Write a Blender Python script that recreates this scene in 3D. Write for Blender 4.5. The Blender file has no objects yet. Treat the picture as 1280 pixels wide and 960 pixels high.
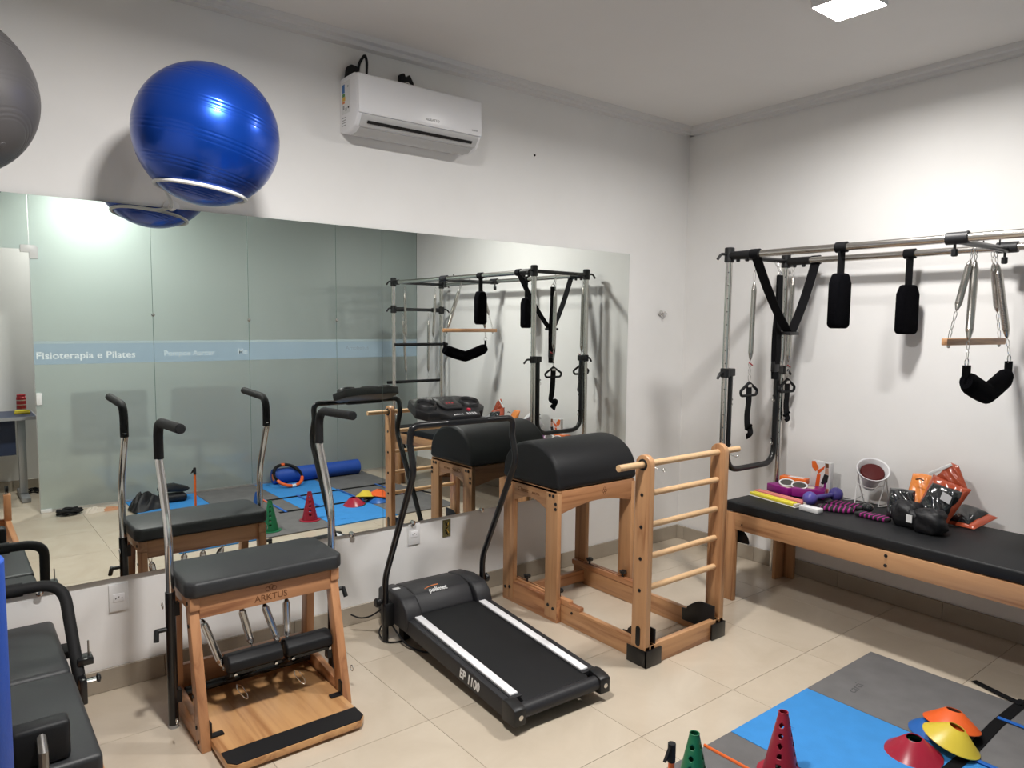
import bpy, bmesh, math, random
from mathutils import Vector, Matrix
from math import pi, sin, cos, sqrt, radians
random.seed(7)
SC = bpy.context.scene
COL = SC.collection

# ---------------------------------------------------------------- camera
cam_d = bpy.data.cameras.new('camera'); cam = bpy.data.objects.new('camera', cam_d); COL.objects.link(cam)
SC.camera = cam
cam_d.sensor_width = 36.0; cam_d.lens = 903.9 / 1280 * 36.0; cam_d.clip_start = 0.03
_yaw, _pitch, _roll = 0.6693, -0.0853, 0.0121
_f = Vector((sin(_yaw) * cos(_pitch), cos(_yaw) * cos(_pitch), sin(_pitch)))
_r = Vector((cos(_yaw), -sin(_yaw), 0)); _u = _r.cross(_f)
_r2 = cos(_roll) * _r + sin(_roll) * _u; _u2 = -sin(_roll) * _r + cos(_roll) * _u
_m = Matrix((_r2, _u2, -_f)).transposed().to_4x4(); _m.translation = (-4.3106, -3.4138, 1.6)
cam.matrix_world = _m

# ---------------------------------------------------------------- world, exposure
W = bpy.data.worlds.new('world'); SC.world = W; W.use_nodes = True
W.node_tree.nodes['Background'].inputs[0].default_value = (0.9, 0.95, 1.0, 1)
W.node_tree.nodes['Background'].inputs[1].default_value = 0.05
SC.view_settings.view_transform = 'Standard'; SC.view_settings.look = 'None'
SC.view_settings.gamma = 1.0; SC.view_settings.use_curve_mapping = False
SC.view_settings.exposure = 0.14
LAMP_W = 50.0          # watts of radiant power of each LED ceiling panel
CORRIDOR_W = 27.0
try:
    SC.cycles.use_denoising = True
    SC.cycles.max_bounces = 12; SC.cycles.diffuse_bounces = 5; SC.cycles.glossy_bounces = 6
    SC.cycles.transmission_bounces = 8; SC.cycles.transparent_max_bounces = 12
    SC.cycles.sample_clamp_indirect = 4.0
    SC.cycles.caustics_reflective = False; SC.cycles.caustics_refractive = False
except Exception:
    pass

# ---------------------------------------------------------------- materials
MATS = {}
def _new(name):
    m = bpy.data.materials.new(name); m.use_nodes = True
    nt = m.node_tree; b = nt.nodes['Principled BSDF']
    MATS[name] = m
    return m, nt, b
def mat(name, col, rough=0.5, metal=0.0, spec=0.5, var=0.0, vscale=6.0, bump=0.0, bscale=150.0, coat=0.0, alpha=1.0, emis=None, estr=0.0, trans=0.0, sheen=0.0, ior=1.45):
    m, nt, b = _new(name)
    b.inputs['Base Color'].default_value = (*col, 1); b.inputs['Roughness'].default_value = rough
    b.inputs['Metallic'].default_value = metal; b.inputs['Specular IOR Level'].default_value = spec
    b.inputs['Coat Weight'].default_value = coat; b.inputs['Alpha'].default_value = alpha
    b.inputs['Transmission Weight'].default_value = trans; b.inputs['IOR'].default_value = ior
    b.inputs['Sheen Weight'].default_value = sheen
    if emis:
        b.inputs['Emission Color'].default_value = (*emis, 1); b.inputs['Emission Strength'].default_value = estr
    tc = nt.nodes.new('ShaderNodeTexCoord')
    if var:
        n = nt.nodes.new('ShaderNodeTexNoise'); n.inputs['Scale'].default_value = vscale; n.inputs['Detail'].default_value = 4
        nt.links.new(tc.outputs['Object'], n.inputs['Vector'])
        r = nt.nodes.new('ShaderNodeValToRGB')
        r.color_ramp.elements[0].position = 0.3; r.color_ramp.elements[1].position = 0.7
        r.color_ramp.elements[0].color = (*[max(0, c * (1 - var)) for c in col], 1)
        r.color_ramp.elements[1].color = (*[min(1, c * (1 + var)) for c in col], 1)
        nt.links.new(n.outputs['Fac'], r.inputs['Fac']); nt.links.new(r.outputs['Color'], b.inputs['Base Color'])
    if bump:
        n2 = nt.nodes.new('ShaderNodeTexNoise'); n2.inputs['Scale'].default_value = bscale; n2.inputs['Detail'].default_value = 3
        nt.links.new(tc.outputs['Object'], n2.inputs['Vector'])
        bp = nt.nodes.new('ShaderNodeBump'); bp.inputs['Strength'].default_value = bump; bp.inputs['Distance'].default_value = 0.004
        nt.links.new(n2.outputs['Fac'], bp.inputs['Height']); nt.links.new(bp.outputs['Normal'], b.inputs['Normal'])
    return m
def wood(name, light, dark, axis, rough=0.42):
    m, nt, b = _new(name)
    tc = nt.nodes.new('ShaderNodeTexCoord'); oi = nt.nodes.new('ShaderNodeObjectInfo')
    mp = nt.nodes.new('ShaderNodeMapping'); sc = [26.0, 26.0, 26.0]; sc['xyz'.index(axis)] = 1.6
    mp.inputs['Scale'].default_value = sc
    off = nt.nodes.new('ShaderNodeVectorMath'); off.operation = 'MULTIPLY_ADD'
    cmb = nt.nodes.new('ShaderNodeCombineXYZ')
    for i in range(3): nt.links.new(oi.outputs['Random'], cmb.inputs[i])
    off.inputs[1].default_value = (7.3, 5.1, 9.7)
    nt.links.new(cmb.outputs[0], off.inputs[0]); nt.links.new(tc.outputs['Object'], off.inputs[2])
    nt.links.new(off.outputs[0], mp.inputs['Vector'])
    n = nt.nodes.new('ShaderNodeTexNoise'); n.inputs['Scale'].default_value = 1.0; n.inputs['Detail'].default_value = 6
    n.inputs['Distortion'].default_value = 0.6
    nt.links.new(mp.outputs[0], n.inputs['Vector'])
    r = nt.nodes.new('ShaderNodeValToRGB'); e = r.color_ramp.elements
    e[0].position = 0.34; e[0].color = (*dark, 1); e[1].position = 0.62; e[1].color = (*light, 1)
    mid = r.color_ramp.elements.new(0.46); mid.color = (*[(a * 0.7 + c * 0.3) for a, c in zip(light, dark)], 1)
    nt.links.new(n.outputs['Fac'], r.inputs['Fac'])
    hs = nt.nodes.new('ShaderNodeHueSaturation')
    mr = nt.nodes.new('ShaderNodeMapRange'); mr.inputs['To Min'].default_value = 0.86; mr.inputs['To Max'].default_value = 1.1
    nt.links.new(oi.outputs['Random'], mr.inputs['Value']); nt.links.new(mr.outputs[0], hs.inputs['Value'])
    nt.links.new(r.outputs[0], hs.inputs['Color']); nt.links.new(hs.outputs[0], b.inputs['Base Color'])
    b.inputs['Roughness'].default_value = rough; b.inputs['Coat Weight'].default_value = 0.25; b.inputs['Coat Roughness'].default_value = 0.3
    bp = nt.nodes.new('ShaderNodeBump'); bp.inputs['Strength'].default_value = 0.12; bp.inputs['Distance'].default_value = 0.002
    nt.links.new(n.outputs['Fac'], bp.inputs['Height']); nt.links.new(bp.outputs[0], b.inputs['Normal'])
    return m
WL, WD = (0.53, 0.288, 0.138), (0.32, 0.142, 0.060)
RL, RD = (0.52, 0.255, 0.118), (0.28, 0.108, 0.045)
for ax in 'xyz':
    wood('wood_' + ax, WL, WD, ax); wood('redwood_' + ax, RL, RD, ax)
wood('dowel_x', (0.70, 0.46, 0.25), (0.56, 0.32, 0.155), 'x')
wood('platform_y', (0.62, 0.345, 0.150), (0.40, 0.185, 0.072), 'y', 0.3)

# wall paint with faint patches
def paint(name, col, patch, rough=0.75):
    m, nt, b = _new(name)
    tc = nt.nodes.new('ShaderNodeTexCoord')
    n = nt.nodes.new('ShaderNodeTexNoise'); n.inputs['Scale'].default_value = 0.9; n.inputs['Detail'].default_value = 5; n.inputs['Roughness'].default_value = 0.6
    nt.links.new(tc.outputs['Object'], n.inputs['Vector'])
    r = nt.nodes.new('ShaderNodeValToRGB'); e = r.color_ramp.elements
    e[0].position = 0.35; e[0].color = (*patch, 1); e[1].position = 0.6; e[1].color = (*col, 1)
    nt.links.new(n.outputs['Fac'], r.inputs['Fac']); nt.links.new(r.outputs[0], b.inputs['Base Color'])
    n2 = nt.nodes.new('ShaderNodeTexNoise'); n2.inputs['Scale'].default_value = 60; n2.inputs['Detail'].default_value = 4
    nt.links.new(tc.outputs['Object'], n2.inputs['Vector'])
    bp = nt.nodes.new('ShaderNodeBump'); bp.inputs['Strength'].default_value = 0.06; bp.inputs['Distance'].default_value = 0.004
    nt.links.new(n2.outputs['Fac'], bp.inputs['Height']); nt.links.new(bp.outputs[0], b.inputs['Normal'])
    b.inputs['Roughness'].default_value = rough; b.inputs['Specular IOR Level'].default_value = 0.3
    return m
paint('wall_paint', (0.84, 0.832, 0.82), (0.79, 0.782, 0.768))
paint('ceiling_paint', (0.83, 0.81, 0.785), (0.80, 0.78, 0.755), 0.9)
mat('trim_paint', (0.74, 0.73, 0.72), 0.7)
def tile_mat(name, a, c, rough):
    m, nt, b = _new(name)
    tc = nt.nodes.new('ShaderNodeTexCoord'); oi = nt.nodes.new('ShaderNodeObjectInfo')
    cmb = nt.nodes.new('ShaderNodeCombineXYZ')
    for i in range(3): nt.links.new(oi.outputs['Random'], cmb.inputs[i])
    off = nt.nodes.new('ShaderNodeVectorMath'); off.operation = 'MULTIPLY_ADD'; off.inputs[1].default_value = (13, 17, 5)
    nt.links.new(cmb.outputs[0], off.inputs[0]); nt.links.new(tc.outputs['Object'], off.inputs[2])
    n = nt.nodes.new('ShaderNodeTexNoise'); n.inputs['Scale'].default_value = 3.2; n.inputs['Detail'].default_value = 8; n.inputs['Roughness'].default_value = 0.55; n.inputs['Distortion'].default_value = 0.8
    nt.links.new(off.outputs[0], n.inputs['Vector'])
    r = nt.nodes.new('ShaderNodeValToRGB'); e = r.color_ramp.elements
    e[0].position = 0.35; e[0].color = (*a, 1); e[1].position = 0.65; e[1].color = (*c, 1)
    nt.links.new(n.outputs['Fac'], r.inputs['Fac']); nt.links.new(r.outputs[0], b.inputs['Base Color'])
    b.inputs['Roughness'].default_value = rough
    return m
tile_mat('porcelain', (0.545, 0.465, 0.365), (0.60, 0.52, 0.415), 0.17)
tile_mat('porcelain_base', (0.36, 0.315, 0.255), (0.40, 0.35, 0.285), 0.2)
mat('grout', (0.30, 0.26, 0.21), 0.9)
mat('mirror', (0.86, 0.90, 0.87), 0.0, 1.0)
mat('mirror_edge', (0.10, 0.16, 0.13), 0.3)
mat('black_vinyl', (0.009, 0.0095, 0.011), 0.5, bump=0.08, bscale=500, spec=0.32)
mat('grey_vinyl', (0.022, 0.0235, 0.026), 0.48, bump=0.08, bscale=500, spec=0.5)
mat('black_plastic', (0.007, 0.007, 0.008), 0.42)
mat('satin_plastic', (0.016, 0.016, 0.019), 0.5)
mat('black_paint', (0.005, 0.005, 0.006), 0.28, coat=0.2)
mat('black_rubber', (0.007, 0.007, 0.008), 0.7, spec=0.35)
mat('black_fabric', (0.010, 0.010, 0.012), 0.9, bump=0.3, bscale=400, sheen=0.2)
mat('fleece', (0.003, 0.003, 0.004), 1.0, spec=0.05, bump=0.9, bscale=260)
mat('steel', (0.62, 0.60, 0.57), 0.22, 1.0)
mat('chrome', (0.72, 0.71, 0.70), 0.12, 1.0)
mat('spring_steel', (0.50, 0.48, 0.45), 0.25, 1.0)
mat('dark_steel', (0.25, 0.24, 0.23), 0.3, 1.0)
mat('white_plastic', (0.78, 0.78, 0.78), 0.35)
mat('white_gloss', (0.86, 0.86, 0.88), 0.28)
mat('ac_grey', (0.56, 0.56, 0.56), 0.4)
mat('white_paint_metal', (0.80, 0.80, 0.79), 0.3)
mat('text_grey', (0.35, 0.35, 0.36), 0.5)
mat('text_white', (0.75, 0.75, 0.75), 0.5)
mat('text_orange', (0.75, 0.22, 0.05), 0.5)
mat('burnt_wood', (0.16, 0.065, 0.025), 0.8)
mat('ball_blue', (0.002, 0.055, 0.40), 0.29, metal=0.62, spec=0.6, coat=0.3)
mat('ball_grey', (0.115, 0.11, 0.112), 0.38, metal=0.3)
mat('lamp_glow', (1, 1, 1), 0.5, emis=(1.0, 0.965, 0.91), estr=30.0)
mat('corridor_glow', (1, 1, 1), 0.5, emis=(1.0, 0.97, 0.92), estr=16.0)
mat('mat_blue', (0.040, 0.265, 0.66), 0.75, var=0.05, vscale=14, bump=0.25, bscale=260)
mat('mat_grey', (0.145, 0.142, 0.143), 0.8, var=0.10, vscale=10, bump=0.25, bscale=260)
mat('cone_red', (0.34, 0.018, 0.04), 0.35)
mat('cone_green', (0.010, 0.155, 0.06), 0.38)
mat('cone_blue', (0.012, 0.075, 0.27), 0.38)
mat('dish_red', (0.38, 0.016, 0.04), 0.3)
mat('dish_yellow', (0.72, 0.55, 0.055), 0.35)
mat('dish_orange', (0.82, 0.13, 0.025), 0.35)
mat('dish_blue', (0.02, 0.13, 0.45), 0.35)
mat('dish_green', (0.01, 0.20, 0.07), 0.35)
mat('rod_orange', (0.72, 0.13, 0.02), 0.35)
mat('strap_black', (0.005, 0.005, 0.006), 0.9, spec=0.2)
mat('rung_blue', (0.02, 0.13, 0.50), 0.35)
mat('roller_blue', (0.015, 0.075, 0.40), 0.55, bump=0.2, bscale=120)
mat('roller_core', (0.72, 0.20, 0.07), 0.7)
mat('purple', (0.25, 0.012, 0.19), 0.3)
mat('lilac', (0.11, 0.09, 0.38), 0.35)
mat('orange_pack', (0.80, 0.17, 0.03), 0.35)
mat('yellow_band', (0.80, 0.68, 0.06), 0.4)
mat('pink_band', (0.70, 0.22, 0.19), 0.4)
mat('navy_laminate', (0.020, 0.032, 0.075), 0.4)
mat('desk_edge', (0.34, 0.35, 0.37), 0.4)
mat('grey_metal', (0.38, 0.39, 0.41), 0.35, 0.6)
mat('skin_print', (0.55, 0.33, 0.24), 0.5)
mat('dark_red_bulb', (0.085, 0.010, 0.010), 0.55, spec=0.25)
mat('mat_emboss', (0.085, 0.085, 0.088), 0.8)
mat('mat_emboss_blue', (0.030, 0.21, 0.55), 0.8)
mat('sticker_blue', (0.03, 0.16, 0.45), 0.5)
mat('sticker_yellow', (0.75, 0.45, 0.06), 0.5)
mat('sticker_green', (0.08, 0.25, 0.07), 0.5)
mat('dark_office', (0.012, 0.014, 0.02), 0.7)
mat('dark_teal', (0.010, 0.018, 0.022), 0.6)
mat('plaster_dark', (0.14, 0.12, 0.05), 0.9)
mat('red_label', (0.45, 0.03, 0.04), 0.5)
mat('brown_cloth', (0.50, 0.25, 0.14), 0.9)
mat('pale_cloth', (0.62, 0.55, 0.47), 0.9)
mat('clear_film', (0.95, 0.95, 0.95), 0.08, trans=0.92, ior=1.12)
mat('amber_film', (0.80, 0.20, 0.06), 0.15, trans=0.45, ior=1.1, coat=0.5)
mat('glossy_black_film', (0.016, 0.018, 0.020), 0.16, coat=0.8, bump=1.0, bscale=22)
mat('amber_crinkle', (0.42, 0.075, 0.032), 0.16, coat=0.8, bump=1.0, bscale=30)
mat('orange_crinkle', (0.85, 0.28, 0.06), 0.25, coat=0.5, bump=0.8, bscale=40)
mat('soft_black', (0.006, 0.006, 0.008), 0.55, bump=0.8, bscale=25)

def stripes(name, a, c, scale, axis=0):
    m, nt, b = _new(name)
    tc = nt.nodes.new('ShaderNodeTexCoord'); w = nt.nodes.new('ShaderNodeTexWave')
    w.bands_direction = 'XYZ'[axis]; w.inputs['Scale'].default_value = scale; w.inputs['Distortion'].default_value = 0.4
    nt.links.new(tc.outputs['Object'], w.inputs['Vector'])
    r = nt.nodes.new('ShaderNodeValToRGB'); r.color_ramp.interpolation = 'CONSTANT'; e = r.color_ramp.elements
    e[0].position = 0; e[0].color = (*a, 1); e[1].position = 0.72; e[1].color = (*c, 1)
    nt.links.new(w.outputs['Fac'], r.inputs['Fac']); nt.links.new(r.outputs[0], b.inputs['Base Color'])
    b.inputs['Roughness'].default_value = 0.9
    return m
stripes('striped_knit', (0.012, 0.010, 0.012), (0.33, 0.02, 0.20), 13)

# frosted film glass: diffuse film + blurred see-through + a faint clear reflection
def frosted(name, tint, see, film, tl_mix=0.5):
    m = bpy.data.materials.new(name); m.use_nodes = True; MATS[name] = m
    nt = m.node_tree; nt.nodes.clear()
    out = nt.nodes.new('ShaderNodeOutputMaterial')
    df = nt.nodes.new('ShaderNodeBsdfDiffuse'); df.inputs[0].default_value = (*film, 1)
    tl = nt.nodes.new('ShaderNodeBsdfTranslucent'); tl.inputs[0].default_value = (*tint, 1)
    rf = nt.nodes.new('ShaderNodeBsdfRefraction'); rf.inputs['Color'].default_value = (*tint, 1)
    rf.inputs['Roughness'].default_value = 0.44; rf.inputs['IOR'].default_value = 1.22
    gl = nt.nodes.new('ShaderNodeBsdfGlossy'); gl.inputs['Roughness'].default_value = 0.04; gl.inputs['Color'].default_value = (1, 1, 1, 1)
    m1 = nt.nodes.new('ShaderNodeMixShader'); m1.inputs[0].default_value = tl_mix
    nt.links.new(df.outputs[0], m1.inputs[1]); nt.links.new(tl.outputs[0], m1.inputs[2])
    m2 = nt.nodes.new('ShaderNodeMixShader'); m2.inputs[0].default_value = see
    nt.links.new(m1.outputs[0], m2.inputs[1]); nt.links.new(rf.outputs[0], m2.inputs[2])
    fr = nt.nodes.new('ShaderNodeFresnel'); fr.inputs[0].default_value = 1.45
    m3 = nt.nodes.new('ShaderNodeMixShader')
    nt.links.new(fr.outputs[0], m3.inputs[0]); nt.links.new(m2.outputs[0], m3.inputs[1]); nt.links.new(gl.outputs[0], m3.inputs[2])
    nt.links.new(m3.outputs[0], out.inputs[0])
    return m
frosted('frosted_glass', (0.90, 0.99, 0.965), 0.62, (0.88, 0.98, 0.95), 0.25)
frosted('film_blue', (0.76, 0.88, 0.96), 0.12, (0.50, 0.66, 0.78), 0.22)
frosted('film_pale', (0.80, 0.90, 0.92), 0.12, (0.62, 0.76, 0.80), 0.22)
mat('film_text', (0.76, 0.84, 0.87), 0.6)
mat('film_text_faint', (0.60, 0.71, 0.77), 0.6)
mat('film_text_dark', (0.36, 0.46, 0.54), 0.6)
mat('clear_glass', (0.90, 0.97, 0.94), 0.0, trans=1.0, ior=1.03)
mat('glass_edge', (0.12, 0.22, 0.19), 0.2)
mat('alu', (0.66, 0.66, 0.66), 0.35, 0.8)

# ---------------------------------------------------------------- mesh helpers
def frames(path, closed=False):
    n = len(path); T = []
    for i in range(n):
        a = path[(i - 1) % n] if (closed or i > 0) else path[i]
        b = path[(i + 1) % n] if (closed or i < n - 1) else path[i]
        t = (b - a); T.append(t.normalized() if t.length > 1e-9 else Vector((0, 0, 1)))
    ref = Vector((0, 0, 1)) if abs(T[0].z) < 0.9 else Vector((1, 0, 0))
    N = [(ref - T[0] * ref.dot(T[0])).normalized()]
    for i in range(1, n):
        v = N[-1] - T[i] * N[-1].dot(T[i])
        N.append(v.normalized() if v.length > 1e-6 else N[-1])
    return T, N, [t.cross(m) for t, m in zip(T, N)]
def fillet(pts, rad, seg=6):
    P = [Vector(p) for p in pts]; out = [P[0]]
    for i in range(1, len(P) - 1):
        a, b, c = P[i - 1], P[i], P[i + 1]
        u = (a - b); v = (c - b); r = min(rad, u.length * 0.49, v.length * 0.49)
        s = b + u.normalized() * r; e = b + v.normalized() * r
        for k in range(seg + 1):
            t = k / seg; out.append(s * (1 - t) ** 2 + b * 2 * t * (1 - t) + e * t * t)
    out.append(P[-1]); return out
def ring_pts(c, r, axis='z', n=24, a0=0.0, a1=2 * pi, close=True):
    c = Vector(c); o = []
    m = n if close else n + 1
    for k in range(m):
        a = a0 + (a1 - a0) * k / n
        d = {'z': (cos(a), sin(a), 0), 'x': (0, cos(a), sin(a)), 'y': (cos(a), 0, sin(a))}[axis]
        o.append(c + Vector(d) * r)
    return o
class MB:
    def __init__(self, root=None):
        self.v = []; self.f = []
        self.inv = root.matrix_basis.inverted() if root is not None else None
    def add(self, vs, fs):
        o = len(self.v); self.v += [Vector(x) for x in vs]; self.f += [[i + o for i in f] for f in fs]; return self
    def box(self, a, b, rot=None, c=None):
        x0, y0, z0 = a; x1, y1, z1 = b
        vs = [Vector(p) for p in ((x0, y0, z0), (x1, y0, z0), (x1, y1, z0), (x0, y1, z0), (x0, y0, z1), (x1, y0, z1), (x1, y1, z1), (x0, y1, z1))]
        if rot is not None:
            cc = Vector(c) if c else (Vector(a) + Vector(b)) / 2
            vs = [rot @ (p - cc) + cc for p in vs]
        return self.add(vs, [(0, 3, 2, 1), (4, 5, 6, 7), (0, 1, 5, 4), (1, 2, 6, 5), (2, 3, 7, 6), (3, 0, 4, 7)])
    def bar(self, p, q, w, h, up=(0, 0, 1)):
        p, q, up = Vector(p), Vector(q), Vector(up); t = (q - p).normalized()
        s = t.cross(up).normalized() * w / 2; u = s.cross(t).normalized() * h / 2
        vs = [p - s - u, p + s - u, p + s + u, p - s + u, q - s - u, q + s - u, q + s + u, q - s + u]
        return self.add(vs, [(0, 1, 2, 3), (7, 6, 5, 4), (4, 5, 1, 0), (5, 6, 2, 1), (6, 7, 3, 2), (7, 4, 0, 3)])
    def tube(self, path, r, n=12, closed=False, cap=True):
        path = [Vector(p) for p in path]; T, N, B = frames(path, closed); m = len(path)
        rr = r if isinstance(r, (list, tuple)) else [r] * m
        vs = [p + (N[i] * cos(2 * pi * k / n) + B[i] * sin(2 * pi * k / n)) * rr[i] for i, p in enumerate(path) for k in range(n)]
        fs = []
        for i in range(m if closed else m - 1):
            j = (i + 1) % m
            fs += [(i * n + k, i * n + (k + 1) % n, j * n + (k + 1) % n, j * n + k) for k in range(n)]
        if not closed and cap:
            fs.append(list(range(n))[::-1]); fs.append([(m - 1) * n + k for k in range(n)])
        return self.add(vs, fs)
    def ribbon(self, path, w, th, side):
        """flat strap: path of points, wide along 'side', thickness th"""
        path = [Vector(p) for p in path]; s = Vector(side).normalized(); T, N, B = frames(path); vs = []; m = len(path)
        for i, p in enumerate(path):
            ss = (s - T[i] * s.dot(T[i])).normalized(); n = T[i].cross(ss).normalized()
            vs += [p - ss * w / 2 - n * th / 2, p + ss * w / 2 - n * th / 2, p + ss * w / 2 + n * th / 2, p - ss * w / 2 + n * th / 2]
        fs = []
        for i in range(m - 1):
            fs += [(i * 4 + k, i * 4 + (k + 1) % 4, i * 4 + 4 + (k + 1) % 4, i * 4 + 4 + k) for k in range(4)]
        fs += [(3, 2, 1, 0), tuple((m - 1) * 4 + k for k in range(4))]
        return self.add(vs, fs)
    def lathe(self, prof, o=(0, 0, 0), d=(0, 0, 1), n=24, cap=True):
        o = Vector(o); d = Vector(d).normalized()
        a = (Vector((1, 0, 0)) if abs(d.x) < 0.9 else Vector((0, 1, 0))); a = (a - d * a.dot(d)).normalized(); b = d.cross(a)
        vs = [o + d * z + (a * cos(2 * pi * k / n) + b * sin(2 * pi * k / n)) * r for r, z in prof for k in range(n)]
        fs = []
        for i in range(len(prof) - 1):
            fs += [(i * n + k, i * n + (k + 1) % n, (i + 1) * n + (k + 1) % n, (i + 1) * n + k) for k in range(n)]
        if cap:
            fs.append(list(range(n))[::-1]); fs.append([(len(prof) - 1) * n + k for k in range(n)])
        return self.add(vs, fs)
    def prism(self, poly, axis, a, b):
        m = len(poly)
        def P(q, t): return {'x': (t, q[0], q[1]), 'y': (q[0], t, q[1]), 'z': (q[0], q[1], t)}[axis]
        vs = [P(q, a) for q in poly] + [P(q, b) for q in poly]
        fs = [tuple(range(m))[::-1], tuple(range(m, 2 * m))] + [(i, (i + 1) % m, m + (i + 1) % m, m + i) for i in range(m)]
        return self.add(vs, fs)
    def ball(self, c, r, n=20, m=12, s=(1, 1, 1)):
        c = Vector(c); vs = [c + Vector((0, 0, -r * s[2]))]; fs = []
        for i in range(1, m):
            t = -pi / 2 + pi * i / m
            vs += [c + Vector((r * s[0] * cos(t) * cos(2 * pi * k / n), r * s[1] * cos(t) * sin(2 * pi * k / n), r * s[2] * sin(t))) for k in range(n)]
        vs.append(c + Vector((0, 0, r * s[2])))
        for k in range(n): fs.append((0, 1 + (k + 1) % n, 1 + k))
        for i in range(m - 2):
            fs += [(1 + i * n + k, 1 + i * n + (k + 1) % n, 1 + (i + 1) * n + (k + 1) % n, 1 + (i + 1) * n + k) for k in range(n)]
        t0 = 1 + (m - 2) * n
        for k in range(n): fs.append((t0 + k, t0 + (k + 1) % n, len(vs) - 1))
        return self.add(vs, fs)
    def build(self, name, material, parent=None, bevel=0.0, seg=2, smooth=35, label=None, kind=None):
        me = bpy.data.meshes.new(name)
        vs = [self.inv @ v for v in self.v] if self.inv is not None else self.v
        me.from_pydata([tuple(v) for v in vs], [], self.f)
        bm = bmesh.new(); bm.from_mesh(me)
        bmesh.ops.recalc_face_normals(bm, faces=bm.faces)
        if bevel > 0:
            es = [e for e in bm.edges if len(e.link_faces) == 2 and e.calc_face_angle(0) > radians(32)]
            bmesh.ops.bevel(bm, geom=es, offset=bevel, segments=seg, profile=0.5, affect='EDGES', clamp_overlap=True)
        bm.to_mesh(me); bm.free()
        for p in me.polygons: p.use_smooth = True
        me.set_sharp_from_angle(angle=radians(smooth))
        me.materials.append(MATS[material])
        o = bpy.data.objects.new(name, me); COL.objects.link(o)
        if parent is not None: o.parent = parent
        if label: o['label'] = label
        if kind: o['kind'] = kind
        return o
def tag(o, label, cat, group=None):
    o['label'] = label; o['category'] = cat
    if group: o['group'] = group
    return o
def thing(name, label, cat, loc=(0, 0, 0), rotz=0.0, group=None):
    o = bpy.data.objects.new(name, None); COL.objects.link(o); o.empty_display_size = 0.05
    o.location = loc; o.rotation_euler = (0, 0, rotz)
    o.matrix_basis = Matrix.Translation(loc) @ Matrix.Rotation(rotz, 4, 'Z')
    return tag(o, label, cat, group)
def struct_root(name, loc=(0, 0, 0)):
    o = bpy.data.objects.new(name, None); COL.objects.link(o); o.location = loc
    o.matrix_basis = Matrix.Translation(loc); o['kind'] = 'structure'; o.empty_display_size = 0.05
    return o
def struct(name, mb, m, bevel=0.0):
    o = mb.build(name, m, None, bevel); o['kind'] = 'structure'; return o
def copy_part(src, parent, loc=(0, 0, 0), rot=None):
    c = src.copy(); COL.objects.link(c); c.parent = parent; c.location = loc
    if rot is not None: c.rotation_euler = rot
    return c
def text(name, s, size, material, parent, M, ext=0.0006, align='CENTER', sx=1.0, shear=0.0, bold=0.0):
    """flat lettering: M maps text plane (x right, y up, z out) to the parent's frame"""
    cu = bpy.data.curves.new(name, 'FONT'); cu.body = s; cu.size = size; cu.extrude = ext; cu.align_x = align; cu.align_y = 'CENTER'
    cu.shear = shear; cu.offset = bold; cu.resolution_u = 3
    t = bpy.data.objects.new(name, cu); COL.objects.link(t); bpy.context.view_layer.update()
    me = bpy.data.meshes.new_from_object(t.evaluated_get(bpy.context.evaluated_depsgraph_get()))
    bpy.data.objects.remove(t); bpy.data.curves.remove(cu)
    me.transform(Matrix.Diagonal((sx, 1, 1, 1))); me.transform(M)
    me.materials.clear(); me.materials.append(MATS[material])
    o = bpy.data.objects.new(name, me); COL.objects.link(o); o.parent = parent
    return o
def plane_m(o, x, y):
    x = Vector(x).normalized(); y = Vector(y); y = (y - x * y.dot(x)).normalized(); z = x.cross(y)
    m = Matrix((x, y, z)).transposed().to_4x4(); m.translation = o; return m
_bolt = {}
def bolt(parent, pos, axis, r=0.006, h=0.004, material='black_plastic', name='bolt'):
    """round bolt head, shared mesh; pos in the parent's frame"""
    key = (axis, r, h, material)
    if key not in _bolt:
        o = MB().lathe([(r * .9, -0.001), (r, 0.001), (r * .85, h), (r * .3, h * 1.05)], d={'x': (1, 0, 0), '-x': (-1, 0, 0), 'y': (0, 1, 0), '-y': (0, -1, 0), 'z': (0, 0, 1)}[axis], n=10).build(name, material)
        o.parent = parent; o.location = pos; _bolt[key] = o; return o
    return copy_part(_bolt[key], parent, pos)
def spring(mb, p, q, r, coils=46, n=10):
    p, q = Vector(p), Vector(q); L = (q - p).length; prof = [(0.0015, 0)]
    e = min(0.05, L * 0.14)
    for i in range(coils * 2 + 1):
        t = i / (coils * 2); z = L * 0.03 + (L * 0.94) * t; d = min(z, L - z)
        k = min(1.0, 0.35 + 0.65 * d / e)
        prof.append((r * k * (1.0 if i % 2 else 0.93), z))
    prof.append((0.0015, L))
    return mb.lathe(prof, p, q - p, n)
def carabiner(mb, p, q, r=0.0018, w=0.010):
    """elongated wire loop from p to q"""
    p, q = Vector(p), Vector(q); t = (q - p).normalized(); s = t.cross(Vector((0.3, 0.9, 0.1))).normalized() * w
    m = (p + q) / 2
    mb.tube(fillet([p, p + (q - p) * .2 + s, p + (q - p) * .8 + s * .7, q, p + (q - p) * .8 - s * .7, p + (q - p) * .2 - s, p], 0.01, 3), r, 6)
    return mb
# ================================================================ the room
H = 2.990; TH = -radians(1.336)      # ceiling height; the right wall is a little out of square
LX, PY, BY = -5.6, -3.66, -4.75      # left wall, glass partition, far wall of the corridor
def wall_x(y): return 0.0233 * y
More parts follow.
